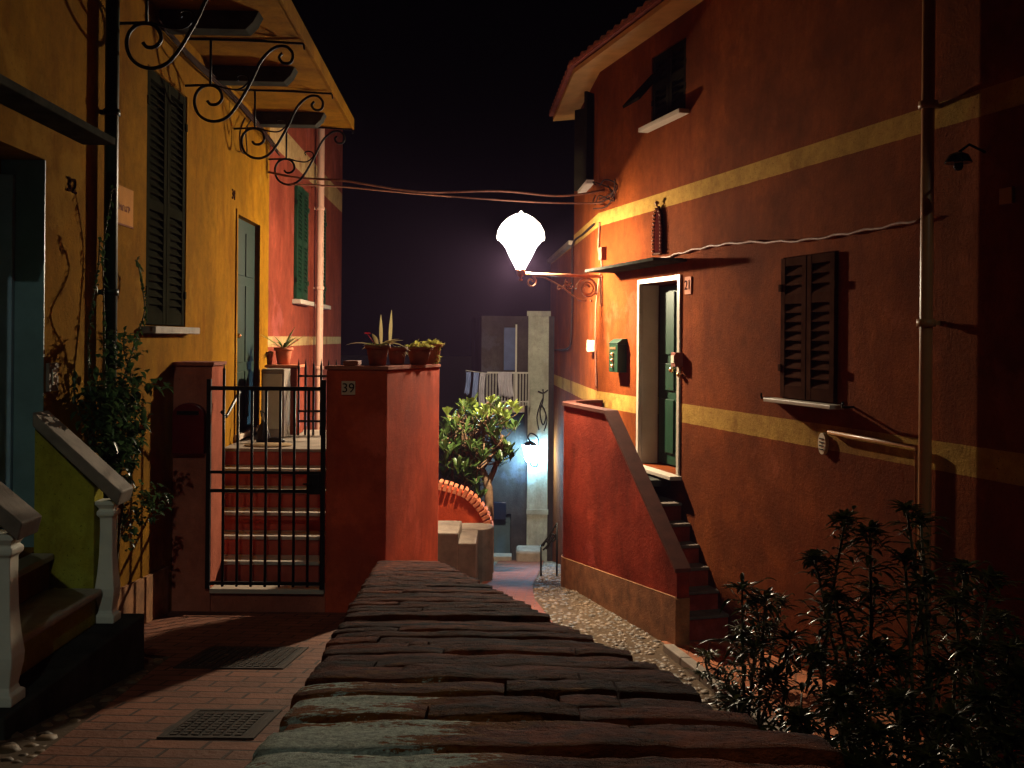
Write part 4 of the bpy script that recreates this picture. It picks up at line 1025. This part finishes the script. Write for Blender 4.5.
pp = b.build('parapet', 'crimson', sc)
for v in []: pass
def outset(o_, i_, k): return [p + (p-q).normalized()*k for p, q in zip(o_, i_)]
b = MB(); ribbon(b, lambda D: H-3.45, lambda D: H - lerp_table([(9.18,2.32),(12.2,2.62)], D), outset(outer, inner, .02), [p.lerp(q,.2) for p,q in zip(outer, inner)])
a0_, a1_ = outset(outer, inner, .02)[0], inner[0]
dirn = (outer[0]-outer[1]).normalized()*.018
z_p = H-2.33
b.hexa([(a0_.x,a0_.y,H-3.4),(a1_.x,a1_.y,H-3.4),(a1_.x+dirn.x,a1_.y+dirn.y,H-3.4),(a0_.x+dirn.x,a0_.y+dirn.y,H-3.4),(a0_.x,a0_.y,z_p),(a1_.x,a1_.y,z_p),(a1_.x+dirn.x,a1_.y+dirn.y,z_p),(a0_.x+dirn.x,a0_.y+dirn.y,z_p)])
b.build('plinth', 'plinth', pp)
b = MB(); ribbon(b, lambda D: ptop(D), lambda D: ptop(D)+.035, outset(outer, inner, .018), outset(inner, outer, .018)); b.build('coping', simple('dark_red_coping', (.1,.03,.02), .35, 7, .6, .3), pp)

# ---------------------------------------------------------------- lower house continuing the side wall
lh = thing('side_house', (2.5, 17.5, zR(17)-.3), 'low orange house with a pale band beyond the lantern corner', 'house')
b = MB(); p0, p1 = WB.p(15.502,0,0), WB.p(19.4,0,0)
b.hexa([(p0.x,p0.y,H-5),(p1.x,p1.y,H-5),(6,19.8,H-5),(6,15.9,H-5),(p0.x,p0.y,H+1.45),(p1.x,p1.y,H+1.45),(6,19.8,H+1.45),(6,15.9,H+1.45)]); b.build('wall', 'redwall', lh)
b = MB(); b.wbox(WB, 15.51, 19.3, -.2, .08, H+1.451, H+1.52); b.build('parapet_coping', 'stone', lh)

# ---------------------------------------------------------------- far grey house closing the lane
FDp = 18.5
def fx(px, py=400, D=FDp): return ray(px, py)[0]*D
def fz(py, px=515, D=FDp): return at(px, py, D).z
gh = thing('grey_house', (.1, FDp+1.5, zR(18.5)-.1), 'dim grey house with balcony and pale pilaster closing the lane', 'house')
class FW: pass
fwall = Wall(0,0,1); fwall.n = Vector((0,-1,0)); fwall.p = lambda D, n, z: Vector((D, FDp-n, z))
gx_l, gx_r = fx(481), WB.p(FDp,0,0).x-.004
fh = [(fx(503), fx(516), fz(371), fz(327)), (fx(484), fx(512), fz(563), fz(514))]
b = MB(); face_wall(b, fwall, gx_l, gx_r, H-5, fz(316), fh, .25)
b.add([(gx_l,FDp,H-5),(gx_r,FDp,H-5),(gx_r,FDp+3,H-5),(gx_l-.3,FDp+3,H-5),(gx_l,FDp,fz(316)),(gx_r,FDp,fz(316)),(gx_r,FDp+3,fz(316)),(gx_l-.3,FDp+3,fz(316))], [(4,5,6,7),(1,2,6,5),(2,3,7,6),(3,0,4,7)])
b.build('wall', 'grey_wall', gh)
b = MB(); b.box(fx(527,480), fx(547.5,480), FDp-.12, FDp-.001, zR(18.5)-.1, fz(316)); pil = b.build('pilaster', 'cream', gh, bevel=.01)
b = MB(); b.box(fx(526,480)-.01, fx(548.5,480)+.01, FDp-.15, FDp-.0, fz(316)+.001, fz(311)); b.box(fx(527)-.0, fx(547.5)+.01, FDp-.135, FDp-.121, fz(405), fz(400)); b.box(fx(527,500)-.01, fx(547.5,500)+.01, FDp-.135, FDp-.121, fz(513), fz(508)); b.build('moulding', 'cream', pil, split=1)
b = MB(); b.box(fx(503)+.01, fx(516)-.01, FDp+.12, FDp+.16, fz(371)+.01, fz(327)-.01); b.build('balcony_door', simple('blue_door_paint', (.03,.05,.13), .3, 6, .5, .1), gh)
b = MB(); b.box(fx(484)+.01, fx(512)-.01, FDp+.12, FDp+.17, fz(563)+.01, fz(514)-.01); b.build('door', simple('slate_blue_door', (.05,.08,.1), .3, 5, .4, .1), gh, bevel=.006)
b = MB(); b.box(fx(480), fx(513), FDp-.3, FDp-.002, zR(18.4)-.1, fz(553)); b.build('door_step', 'stone', gh, bevel=.01)
b = MB(); b.box(fx(489), fx(507), FDp-.08, FDp-.002, fz(519), fz(502)); b.build('meter_box', 'glass_dark', gh, bevel=.006)
# balcony
BZ = fz(403); BT = fz(371.5)
b = MB(); b.box(fx(481), fx(524), FDp-.75, FDp-.002, BZ-.12, BZ); bal = b.build('balcony', 'stone', gh, bevel=.008)
b = MB()
bx0, bx1 = fx(487, 390, FDp-.7), fx(529, 390, FDp-.7)
b.box(bx0, bx1, FDp-.72, FDp-.69, BT-.015, BT+.015); b.box(bx0, bx1, FDp-.715, FDp-.695, BZ+.06, BZ+.08)
for k in range(15):
    x = bx0 + (bx1-bx0)*k/14; b.box(x-.008, x+.008, FDp-.712, FDp-.698, BZ, BT)
b.box(fx(516,350)-.015, fx(516,350)+.015, FDp-.72, FDp-.69, BZ, fz(325))
b.build('railing', 'rail_white', bal)
# laundry
b = MB(); lx0, lx1 = at(466, 370.5, 17.7), at(488, 373.5, 17.7); b.tube([lx0, lx1], .008, 5)
for x_ in (lx0, lx1): b.tube([x_, x_+Vector((0,.1,-.02)), Vector((x_.x+ .0, 18.48 if x_.x > gx_l+.1 else 17.9, x_.z-.05))], .008, 5)
b.build('drying_rail', 'rail_white', bal)
def cloth(px0, px1, py0, py1, D, mat, label, seed):
    random.seed(seed); b = MB(); vs = []; fs = []; nx, nz = 14, 10
    z0 = at(px0,py0,D).z; z1 = at(px0,py1,D).z; x0 = at(px0,py0,D).x; x1 = at(px1,py0,D).x
    for j in range(nz+1):
        for i in range(nx+1):
            t = j/nz; x = x0+(x1-x0)*i/nx; vs.append((x+(.02*math.sin(t*3+seed)), D+.03*math.sin(i*1.3+seed)*(.4+t), z0+(z1-z0)*t + .02*math.sin(i*.5)*t))
    for j in range(nz):
        for i in range(nx): a = j*(nx+1)+i; fs.append((a,a+1,a+nx+2,a+nx+1))
    b.add(vs, fs, True); tag(b.build('hanging_cloth', mat, solid=.006), label, 'laundry', 'laundry drying by the balcony')
cloth(465, 470, 372, 394, 17.68, 'cloth_blue', 'narrow blue cloth at the left end of the drying rail', 1)
cloth(472.5, 478, 372.5, 412, 17.68, 'cloth_blue', 'long blue towel hanging in the middle of the drying rail', 2)
cloth(480, 485.5, 373, 408, 17.68, 'cloth_grey', 'greyish towel hung next to the balcony railing', 3)
cloth(499, 513, 372, 397, FDp-.74, 'cloth_grey', 'crumpled grey laundry draped over the white balcony railing', 4)
# stone block at the pilaster foot
b = MB(); c0 = fx(516,555,18.0); c1 = fx(541,555,18.0); b.box(c0, c1, 17.85, 18.36, zR(18)-.15, at(528,549,18.0).z)
tag(b.build('stone_block', 'stone', bevel=.05), 'rough stone block at the foot of the pale pilaster', 'stone')
# cool wall lamp
wl2 = thing('wall_lamp', (fx(535,450), FDp-.13, fz(470)), 'small wall lamp glowing blue-white on the pale pilaster at the lane end', 'wall lamp')
lcx = fx(530,452,18.15); lz = at(530,452,18.15).z
b = MB(); P = [Vector((fx(537,440),FDp-.13,lz-.22)), Vector((fx(536,440),18.25,lz-.28)), Vector((lcx+.02,18.15,lz-.24)), Vector((lcx,18.15,lz-.17))]
b.tube(smooth_path(P,5), .014, 6)
P = [Vector((lcx+.16,FDp-.13,lz+.1)), Vector((lcx+.14,18.2,lz+.26)), Vector((lcx+.02,18.15,lz+.34)), Vector((lcx-.04,18.15,lz+.27)), Vector((lcx,18.15,lz+.2))]
b.tube(smooth_path(P,5), .014, 6); b.build('bracket', 'black_iron', wl2)
b = MB(); b.lathe((lcx,18.2,lz), [(.001,-.19),(.05,-.185),(.08,-.15),(.13,.08),(.14,.12),(.001,.12)], 6, smooth=False); b.build('lamp_glass', 'lamp_blue', wl2)
b = MB(); b.lathe((lcx,18.2,lz), [(.001,.121),(.15,.121),(.13,.14),(.06,.18),(.02,.2),(.001,.21)], 6, smooth=False); b.lathe((lcx,18.2,lz), [(.001,-.22),(.03,-.21),(.045,-.192),(.001,-.191)], 8); b.build('lamp_cap', 'black_iron', wl2)
# ironwork hanging on the pilaster
b = MB()
def fpt(px, py, D=FDp-.15): return at(px, py, D)
for pts in ([(543,389),(543,400),(540,412),(543,425),(546,415),(542,405)], [(543,398),(540,405),(537,418),(539,430)], [(538,391),(543,393),(548,390)], [(544,408),(547,420),(544,431)]):
    b.tube(smooth_path([fpt(*p) for p in pts],5), .012, 5)
tag(b.build('iron_hook', 'black_iron'), 'twisted black ironwork hanging on the pale pilaster above the blue-white lamp', 'ironwork')
# little handrail at the curved stair's far side
b = MB()
for pts in ([(541,546),(549,536),(557,523)], [(543,550),(549,544),(557,533)], [(543,546),(546,541),(549,545),(546,549)], [(549,540),(552,534),(556,538),(552,542)]):
    b.tube(smooth_path([at(px,py,13.6) for px,py in pts],5), .013, 5)
b.tube([at(541,546,13.6), at(541,573,13.6)+Vector((0,0,-.2))], .015, 6); b.tube([at(557,523,13.6), at(557,565,13.6)+Vector((0,0,-.2))], .015, 6)
tag(b.build('handrail', 'black_iron'), 'short black wrought iron handrail beside the curved parapet by the lane', 'handrail')

# ---------------------------------------------------------------- curved garden wall with brick coping and its steps
gcw = thing('coped_garden_wall', (-.7, 13, zR(13)-.1), 'low orange garden wall whose curving top edge is set with bricks, beside the lane', 'wall')
prof = [(438,486),(450,489),(462,493),(472,500),(480,509),(486,519),(490,531)]
WD = 13.0
P = smooth_path([Vector((at(px,py,WD).x, 0, at(px,py,WD).z)) for px,py in prof], 4)
xs0 = -1.6; P = [Vector((xs0,0,P[0].z+.05))] + P
n = len(P); zb = at(480,531,WD).z
vs = [(p.x, WD, p.z) for p in P] + [(p.x, WD+.22, p.z) for p in P] + [(p.x, WD, zb-.02) for p in P] + [(p.x, WD+.22, zb-.02) for p in P]
fs = []
for i in range(n-1): fs += [(2*n+i, 2*n+i+1, i+1, i), (i, i+1, n+i+1, n+i), (3*n+i+1, 3*n+i, n+i, n+i+1)]
fs += [(0, n, 3*n, 2*n), (n-1, 3*n-1, 4*n-1, 2*n-1)]
b = MB(); b.add(vs, fs); b.build('wall_body', 'coral', gcw)
b = MB(); acc = 0; last = P[0]; random.seed(5)
i = 0; dists = [0]
for a_, c_ in zip(P, P[1:]): dists.append(dists[-1]+(c_-a_).length)
s_ = 0
while s_ < dists[-1]:
    for i in range(n-1):
        if dists[i] <= s_ <= dists[i+1]: break
    t = (s_-dists[i])/(dists[i+1]-dists[i]); p = P[i].lerp(P[i+1], t); tn = (P[i+1]-P[i]).normalized(); up = Vector((-tn.z,0,tn.x)); 
    if up.z < 0: up = -up
    hw = .024; hh = .055+random.uniform(-.006,.006); y0_, y1_ = WD-.035+random.uniform(-.008,.008), WD+.25
    c1 = p - up*.045; 
    q = [c1-tn*hw, c1+tn*hw, c1+tn*hw+up*(hh+.05), c1-tn*hw+up*(hh+.05)]
    b.hexa([(q[0].x,y0_,q[0].z),(q[1].x,y0_,q[1].z),(q[1].x,y1_,q[1].z),(q[0].x,y1_,q[0].z),(q[3].x,y0_,q[3].z),(q[2].x,y0_,q[2].z),(q[2].x,y1_,q[2].z),(q[3].x,y1_,q[3].z)])
    s_ += .068
b.build('brick_coping', 'terracotta', gcw, bevel=.006)
# grey ledge with rounded end
b = MB(); l0 = at(430,523,12.7); l1 = at(486,531,12.7)
ft_ = [(-1.6, 12.55), (l1.x-.04, 12.55)] + [(l1.x-.04+.13*math.sin(a), 12.55+.24*(1-math.cos(a))) for a in [math.pi*i/8 for i in range(1,8)]] + [(l1.x-.04,12.99), (-1.6, 12.99)]
b.prism(ft_, H-4.2, [at(460,527,12.7).z]*len(ft_)); b.build('ledge', 'stone', gcw, bevel=.012)
b.v = []; 
ls = thing('lane_steps', (-.7, 11.8, zR(12)-.05), 'two worn grey stone steps climbing left from the brick lane beside the curved coral wall', 'steps')
for (pa, pb, py, D0, D1) in ((430,458.5,533,11.7,12.5),(457.5,476,543,11.7,12.5)):
    x0 = at(pa,py,D0).x; x1 = at(pb,py,D0).x
    if pa == 430: x0 = -1.6
    zt2 = at(460,py,D0).z; b = MB(); b.box(x0+.002, x1, D0, D1, H-4, zt2); b.build('step', 'stone', ls, bevel=.015)
x0 = at(476,543,11.7).x; x1 = x0+.1
# ---------------------------------------------------------------- drain covers
def grate(x0, x1, D0, D1, label, mat, bars=True):
    t = thing('drain_cover', ((x0+x1)/2, (D0+D1)/2, zL((D0+D1)/2)+.012), label, 'drain cover', 'drain covers in the brick path')
    def zz(D, u): return zL(D)+u
    def hb(b, xa, xb, ya, yb, u0, u1): b.hexa([(xa,ya,zz(ya,u0)),(xb,ya,zz(ya,u0)),(xb,yb,zz(yb,u0)),(xa,yb,zz(yb,u0)),(xa,ya,zz(ya,u1)),(xb,ya,zz(ya,u1)),(xb,yb,zz(yb,u1)),(xa,yb,zz(yb,u1))])
    b = MB(); hb(b, x0, x1, D0, D1, .0125, .017); b.build('plate', mat, t)
    b = MB(); e = .03
    hb(b, x0-e, x1+e, D0-e, D0, .0125, .02); hb(b, x0-e, x1+e, D1, D1+e, .0125, .02); hb(b, x0-e, x0, D0, D1, .0125, .02); hb(b, x1, x1+e, D0, D1, .0125, .02); b.build('rim', 'iron_grey', t)
    b = MB(); nx = int((x1-x0)/.045)
    for i in range(nx):
        for j in range(int((D1-D0)/.045)):
            xa = x0+.01+i*.045; ya = D0+.01+j*.045; hb(b, xa, xa+.028, ya, ya+.028, .017, .023)
    b.build('studs', 'iron_grey', t)
grate(-1.42, -1.08, 4.15, 4.6, 'studded iron drain cover set in the brick path near the bottom edge', 'black_iron')
grate(-1.86, -1.3, 5.65, 6.3, 'large dark studded plate set in the brick path in front of the gate', 'black_iron')  # flat studded plate, darker than the path round it

# ---------------------------------------------------------------- plants
def leafy_shrub(name, base, stems, label, mat, stemmat, seed, leafL=(.055,.1), leafW=.024, per=60, group=None, cat='shrub', droop=.5, whorl=.3):
    per = int(per*1.35); random.seed(seed); t = thing(name, base, label, cat, group)
    bs = MB(); bl = MB(); base = Vector(base)
    for top in stems:
        top = Vector(top); mid = base.lerp(top, .5) + Vector((random.uniform(-.1,.1),random.uniform(-.1,.1),.05))
        st = base + Vector((random.uniform(-.08,.08),random.uniform(-.08,.08),0))
        P = smooth_path([st, mid, top], 8); bs.tube(P, [.013-.008*i/len(P) for i in range(len(P))], 6)
        for k in range(per):
            tt = 1 - (random.random()**1.6)*.62; i = min(len(P)-1, int(tt*(len(P)-1))); p = P[i] + (P[min(i+1,len(P)-1)]-P[i])*random.random()
            a = random.uniform(0,6.28); el = random.uniform(-.1,.9)
            off = random.random()**2*.13*(1 if tt < .97 else .4)
            d = Vector((math.cos(a), math.sin(a), el)); p2 = p + d.normalized()*off
            if off > .04: bs.tube([p, p2], .003, 4)
            bl.leaf(p2, d, random.uniform(*leafL), leafW*random.uniform(.8,1.2), droop*random.uniform(.4,1.4), 4)
        for k in range(int(per*whorl)):
            a = k*2.4; bl.leaf(top, (math.cos(a), math.sin(a), random.uniform(.1,1.2)), random.uniform(*leafL)*1.1, leafW, droop*.6, 4)
    bs.build('stems', stemmat, t); bl.build('leaves', mat, t); return t
G = 'dark shrubs in the bed at the lower right'
leafy_shrub('oleander_shrub', (1.55, 4.6, zR(4.6)), [at(845,520,4.6), at(870,532,4.4), at(815,560,4.7), at(835,600,4.5), at(875,590,4.6), at(880,650,4.5), at(850,680,4.4), at(815,655,4.4)], 'tall dark glossy shrub with two domed leafy heads standing mid-right before the orange wall', 'leaf_dark', 'stem', 1, per=75, group=G)
leafy_shrub('oleander_shrub', (1.75, 4.2, zR(4.2)), [at(907,510,4.2), at(921,520,4.3), at(905,560,4.2), at(925,585,4.2), at(895,660,4.1), at(940,670,4.2), at(915,720,4.0)], 'slender tall shrub with bare upright stems directly in front of the brown downpipe', 'leaf_dark', 'stem', 2, per=46, group=G)
leafy_shrub('oleander_shrub', (2.15, 4.7, zR(4.7)), [at(965,570,4.7), at(990,578,4.8), at(955,600,4.6), at(1010,650,4.5), at(975,650,4.5), at(1020,690,4.3), at(1000,620,4.9)], 'spreading shrub with small reddish leaves at the far right edge', 'leaf_dark', 'stem', 3, per=70, leafL=(.06,.1), leafW=.028, group=G)
leafy_shrub('oleander_shrub', (1.25, 4.9, zR(4.9)), [at(742,590,5.2), at(765,600,5.1), at(755,650,5.0), at(775,680,4.8), at(735,700,5.0), at(790,640,4.9)], 'leaning shrub with long narrow leaf rosettes next to the foot of the crimson staircase', 'leaf_dark', 'stem', 4, per=50, leafL=(.08,.13), leafW=.022, group=G)
leafy_shrub('oleander_shrub', (1.25, 3.3, zR(3.3)), [at(800,720,3.4), at(840,700,3.4), at(880,735,3.3), at(820,760,3.2), at(860,770,3.1), at(770,745,3.5), at(900,700,3.5)], 'dense black-green shrub filling the bottom edge beside the tiled wall cap', 'leaf_dark', 'stem', 5, per=90, leafL=(.05,.09), group=G)
leafy_shrub('oleander_shrub', (1.9, 3.2, zR(3.2)), [at(950,720,3.3), at(985,700,3.4), at(1010,740,3.2), at(930,760,3.1), at(975,765,3.0), at(1020,680,3.5)], 'dense dark shrub in the bottom right corner', 'leaf_dark', 'stem', 6, per=90, leafL=(.05,.09), group=G)
leafy_shrub('low_plant', (1.62, 7.6, zR(7.6)+.03), [at(708,655,7.6), at(718,672,7.5), at(700,675,7.6), at(728,690,7.3)], 'small leafy plant growing on the terracotta patio by the kerb', 'leaf_dark', 'stem', 8, per=26, leafL=(.05,.09), leafW=.025, cat='plant')
leafy_shrub('low_plant', (2.0, 7.9, zR(7.9)+.03), [at(755,600,7.9), at(770,625,7.8), at(745,630,7.9), at(780,600,7.8)], 'fine-leaved bush against the orange wall right of the staircase foot', 'leaf_dark', 'stem', 9, per=70, leafL=(.05,.09), leafW=.02, cat='plant')

# climber on the yellow wall
random.seed(31)
cl = thing('climbing_plant', WL.p(6.35, .12, zL(6.35)), 'dark climbing plant with bare upper shoots around the green downpipe of the yellow house', 'climber')
bs, bl = MB(), MB()
def wallP(px, py, n): d, z = WL.hit(px, py); return WL.p(d, n, z)
shoots = [[(98,600),(92,480),(80,400),(76,350),(70,310),(82,270),(78,240)], [(98,600),(95,470),(88,380),(90,320),(92,250),(91,190)], [(98,600),(102,470),(107,400),(118,340),(126,310),(128,280),(119,260)],
          [(98,600),(104,500),(108,430),(116,390),(113,350),(110,330)], [(98,600),(85,500),(72,440),(62,400),(60,370)], [(98,600),(110,520),(120,470),(128,430),(124,405),(112,395)]]
for s_ in shoots:
    P = smooth_path([wallP(px,py,.1+.03*math.sin(py)) for px,py in s_], 8)
    bs.tube(P, [.009-.006*i/len(P) for i in range(len(P))], 5)
    for i, p in enumerate(P[8:]):
        for k in range(2): a = random.uniform(0,6.28); bl.leaf(p, (random.uniform(.1,.6), math.cos(a), math.sin(a)), random.uniform(.025,.05), .022, .3)
def clump(cx_, cy_, rx, ry, nn, n0=.1, n1=.35, L=(.04,.075)):
    for k in range(nn):
        a = random.uniform(0,6.28); r_ = math.sqrt(random.random()); p = wallP(cx_+rx*r_*math.cos(a), cy_+ry*r_*math.sin(a), random.uniform(n0,n1))
        bl.leaf(p, (random.uniform(-.2,1), random.uniform(-1,1), random.uniform(-.6,.9)), random.uniform(*L), random.uniform(.03,.05), .4, 3)
clump(88, 420, 24, 36, 520,.08,.25); clump(75, 405, 16, 24, 160,.08,.25); clump(94, 465, 13, 28, 230,.06,.2); clump(104, 440, 9, 18, 80,.06,.2)
clump(130, 502, 14, 20, 110, .06, .2, (.03,.06)); clump(115, 530, 6, 22, 40, .05,.15, (.03,.05)); clump(84, 365, 10, 34, 120); clump(113, 385, 6, 5, 40)
bs.build('stems', 'stem', cl); bl.build('leaves', 'leaf_vine', cl)

# tree by the lane
random.seed(44)
TB = at(488, 505, 14.0)
tree = thing('paddle_leaf_tree', (TB.x, 14.0, zR(14)-.0), 'small pale-barked tree with thick paddle-shaped leaves above the brick-edged wall', 'tree')
bt, bf, btip = MB(), MB(), MB()
base = Vector((TB.x+.02, 14.0, zR(14)-.1))
def T(px, py, D=14.0): return at(px, py, D)
tips = []
def limb(pts, r0, r1):
    P = smooth_path(pts, 6); bt.tube(P, [r0+(r1-r0)*i/(len(P)-1) for i in range(len(P))], 8)
limb([base, T(489,500), T(486,480), T(478,462)], .07, .045); limb([T(487,485), T(494,470), T(500,452), T(503,435)], .045, .02); limb([T(478,462), T(468,448), T(462,430), T(458,412)], .04, .015)
limb([T(478,462), T(482,440), T(485,420), T(488,402)], .035, .015); limb([base+Vector((-.2,.1,0)), T(470,500,14.1), T(462,475,14.2), T(452,455,14.2), T(447,440,14.2)], .05, .02)
for k in range(150):
    a = random.uniform(0, 6.28); rr = math.sqrt(random.random()); cx_, cy_ = 479+rr*42*math.cos(a), 449+rr*49*math.sin(a)
    if cx_ > 510 and cy_ > 430 : continue
    if cy_ > 465 and 480 < cx_ : cx_ -= 32
    if math.sin(cx_*.21+1.3)*math.sin(cy_*.19) > .45: continue
    D = 14.0+random.uniform(-.55,.6); tp = T(cx_, cy_, D)
    st = [T(500,445), T(462,425), T(486,415), T(452,452,14.2), T(478,458)][random.randrange(5)]
    m = st.lerp(tp, .5) - Vector((0,0,.06)); P = smooth_path([st, m, tp], 4); bt.tube(P, [.014-.009*i/(len(P)-1) for i in range(len(P))], 5)
    tgt = btip if (cy_ < 425 and random.random() < .6) else bf
    for q in range(random.randint(7,11)):
        a2 = q*2.4+random.random(); tgt.leaf(tp - Vector((0,0,random.uniform(0,.08))), (math.cos(a2)*.9, math.sin(a2)*.9, random.uniform(.5,2.2)), random.uniform(.13,.25), random.uniform(.05,.075), random.uniform(.0,.3), 4, .15, tip=.3, wide=.68)
for px,py in ((491,400),(486,408),(517,410),(505,415),(512,404),(447,412),(457,420)):
    tp = T(px, py+4, 13.6); st = T(488,425); bt.tube(smooth_path([st, st.lerp(tp,.5)-Vector((0,0,.05)), tp],4), .007, 5)
    for q in range(9):
        a2 = q*2.4; btip.leaf(tp, (math.cos(a2)*.7, math.sin(a2)*.7, random.uniform(.5,1.8)), random.uniform(.12,.18), .055, .1, 4, .15, tip=.3, wide=.68)
bt.build('trunk', 'bark', tree); bf.build('crown', 'leaf_tree', tree); btip.build('young_leaves', 'leaf_lime', tree)
# bed soil under the tree
strip('planting_bed', 'soil', lambda D: -3, lambda D: -.5, 13.22, 16, lambda D: H-2.9, n=6, m=3)

# unlit lamp on the far right of the orange wall
dd, zz = WA.hit(985, 160)
ul = thing('unlit_wall_lamp', WA.p(dd, .02, zz), 'unlit black dome lamp on the dark wall beyond the brown downpipe', 'wall lamp')
b = MB(); c_ = WA.p(dd, .2, zz); b.lathe(c_, [(.001,.04),(.02,.038),(.06,.02),(.08,-.02),(.083,-.03),(.075,-.03),(.001,-.025)], 20); b.tube([WA.p(dd,0,zz+.05), WA.p(dd,.12,zz+.09), c_+Vector((0,0,.035))], .009, 8); b.build('shade', simple('glossy_black_enamel', (.004,.004,.004), .1, 5, .08, 0), ul)
b = MB(); b.lathe(c_, [(.001,-.08),(.02,-.075),(.03,-.055),(.027,-.031),(.001,-.03)], 14); b.build('bulb', 'glass_dark', ul)

# ---------------------------------------------------------------- haze volume added to imitate lens bloom round the lamps
hz = MB(); hz.box(-14, 16, -6, 32, -5.6, 8.6); ho = hz.build('haze', 'stone'); tag(ho, 'thin violet haze added to imitate the bloom round the lamps', 'haze', kind='stuff')
hm = bpy.data.materials.new('added_bloom_haze'); hm.use_nodes = True; nt = hm.node_tree; nt.nodes.clear()
out = nt.nodes.new('ShaderNodeOutputMaterial'); pv = nt.nodes.new('ShaderNodeVolumePrincipled'); pv.inputs['Color'].default_value = (.75,.48,1,1); pv.inputs['Density'].default_value = .0009; pv.inputs['Anisotropy'].default_value = .0
nt.links.new(pv.outputs[0], out.inputs['Volume']); ho.data.materials.clear(); ho.data.materials.append(hm)

# ---------------------------------------------------------------- night sky and stand-in for an unseen street lamp
w = bpy.data.worlds.new('World'); S.world = w; w.use_nodes = True; nt = w.node_tree; bg = nt.nodes['Background']
sky = nt.nodes.new('ShaderNodeTexSky'); sky.sky_type = 'NISHITA'; sky.sun_disc = False
EL, AZ = 32, 168        # elevation and compass direction of the stand-in light (from +Y clockwise)
sky.sun_elevation = R(EL); sky.sun_rotation = R(AZ)
nt.links.new(sky.outputs[0], bg.inputs['Color']); bg.inputs['Strength'].default_value = .000008
sun = bpy.data.lights.new('unseen_lamp_fill', 'SUN'); so = bpy.data.objects.new('unseen_lamp_fill', sun); COL.objects.link(so)  # weak sun added in place of an unseen street lamp behind the camera
sun.energy = .19; sun.angle = R(.5); sun.color = (.9,1.0,.85)
dirv = Vector((math.sin(R(AZ))*math.cos(R(EL)), math.cos(R(AZ))*math.cos(R(EL)), math.sin(R(EL))))
so.rotation_euler = dirv.to_track_quat('Z', 'Y').to_euler(); so.location = (0,-5,12)

S.view_settings.view_transform = 'Standard'; S.view_settings.look = 'None'; S.view_settings.exposure = 0; S.view_settings.gamma = 1
S.render.resolution_x = 1024; S.render.resolution_y = 768
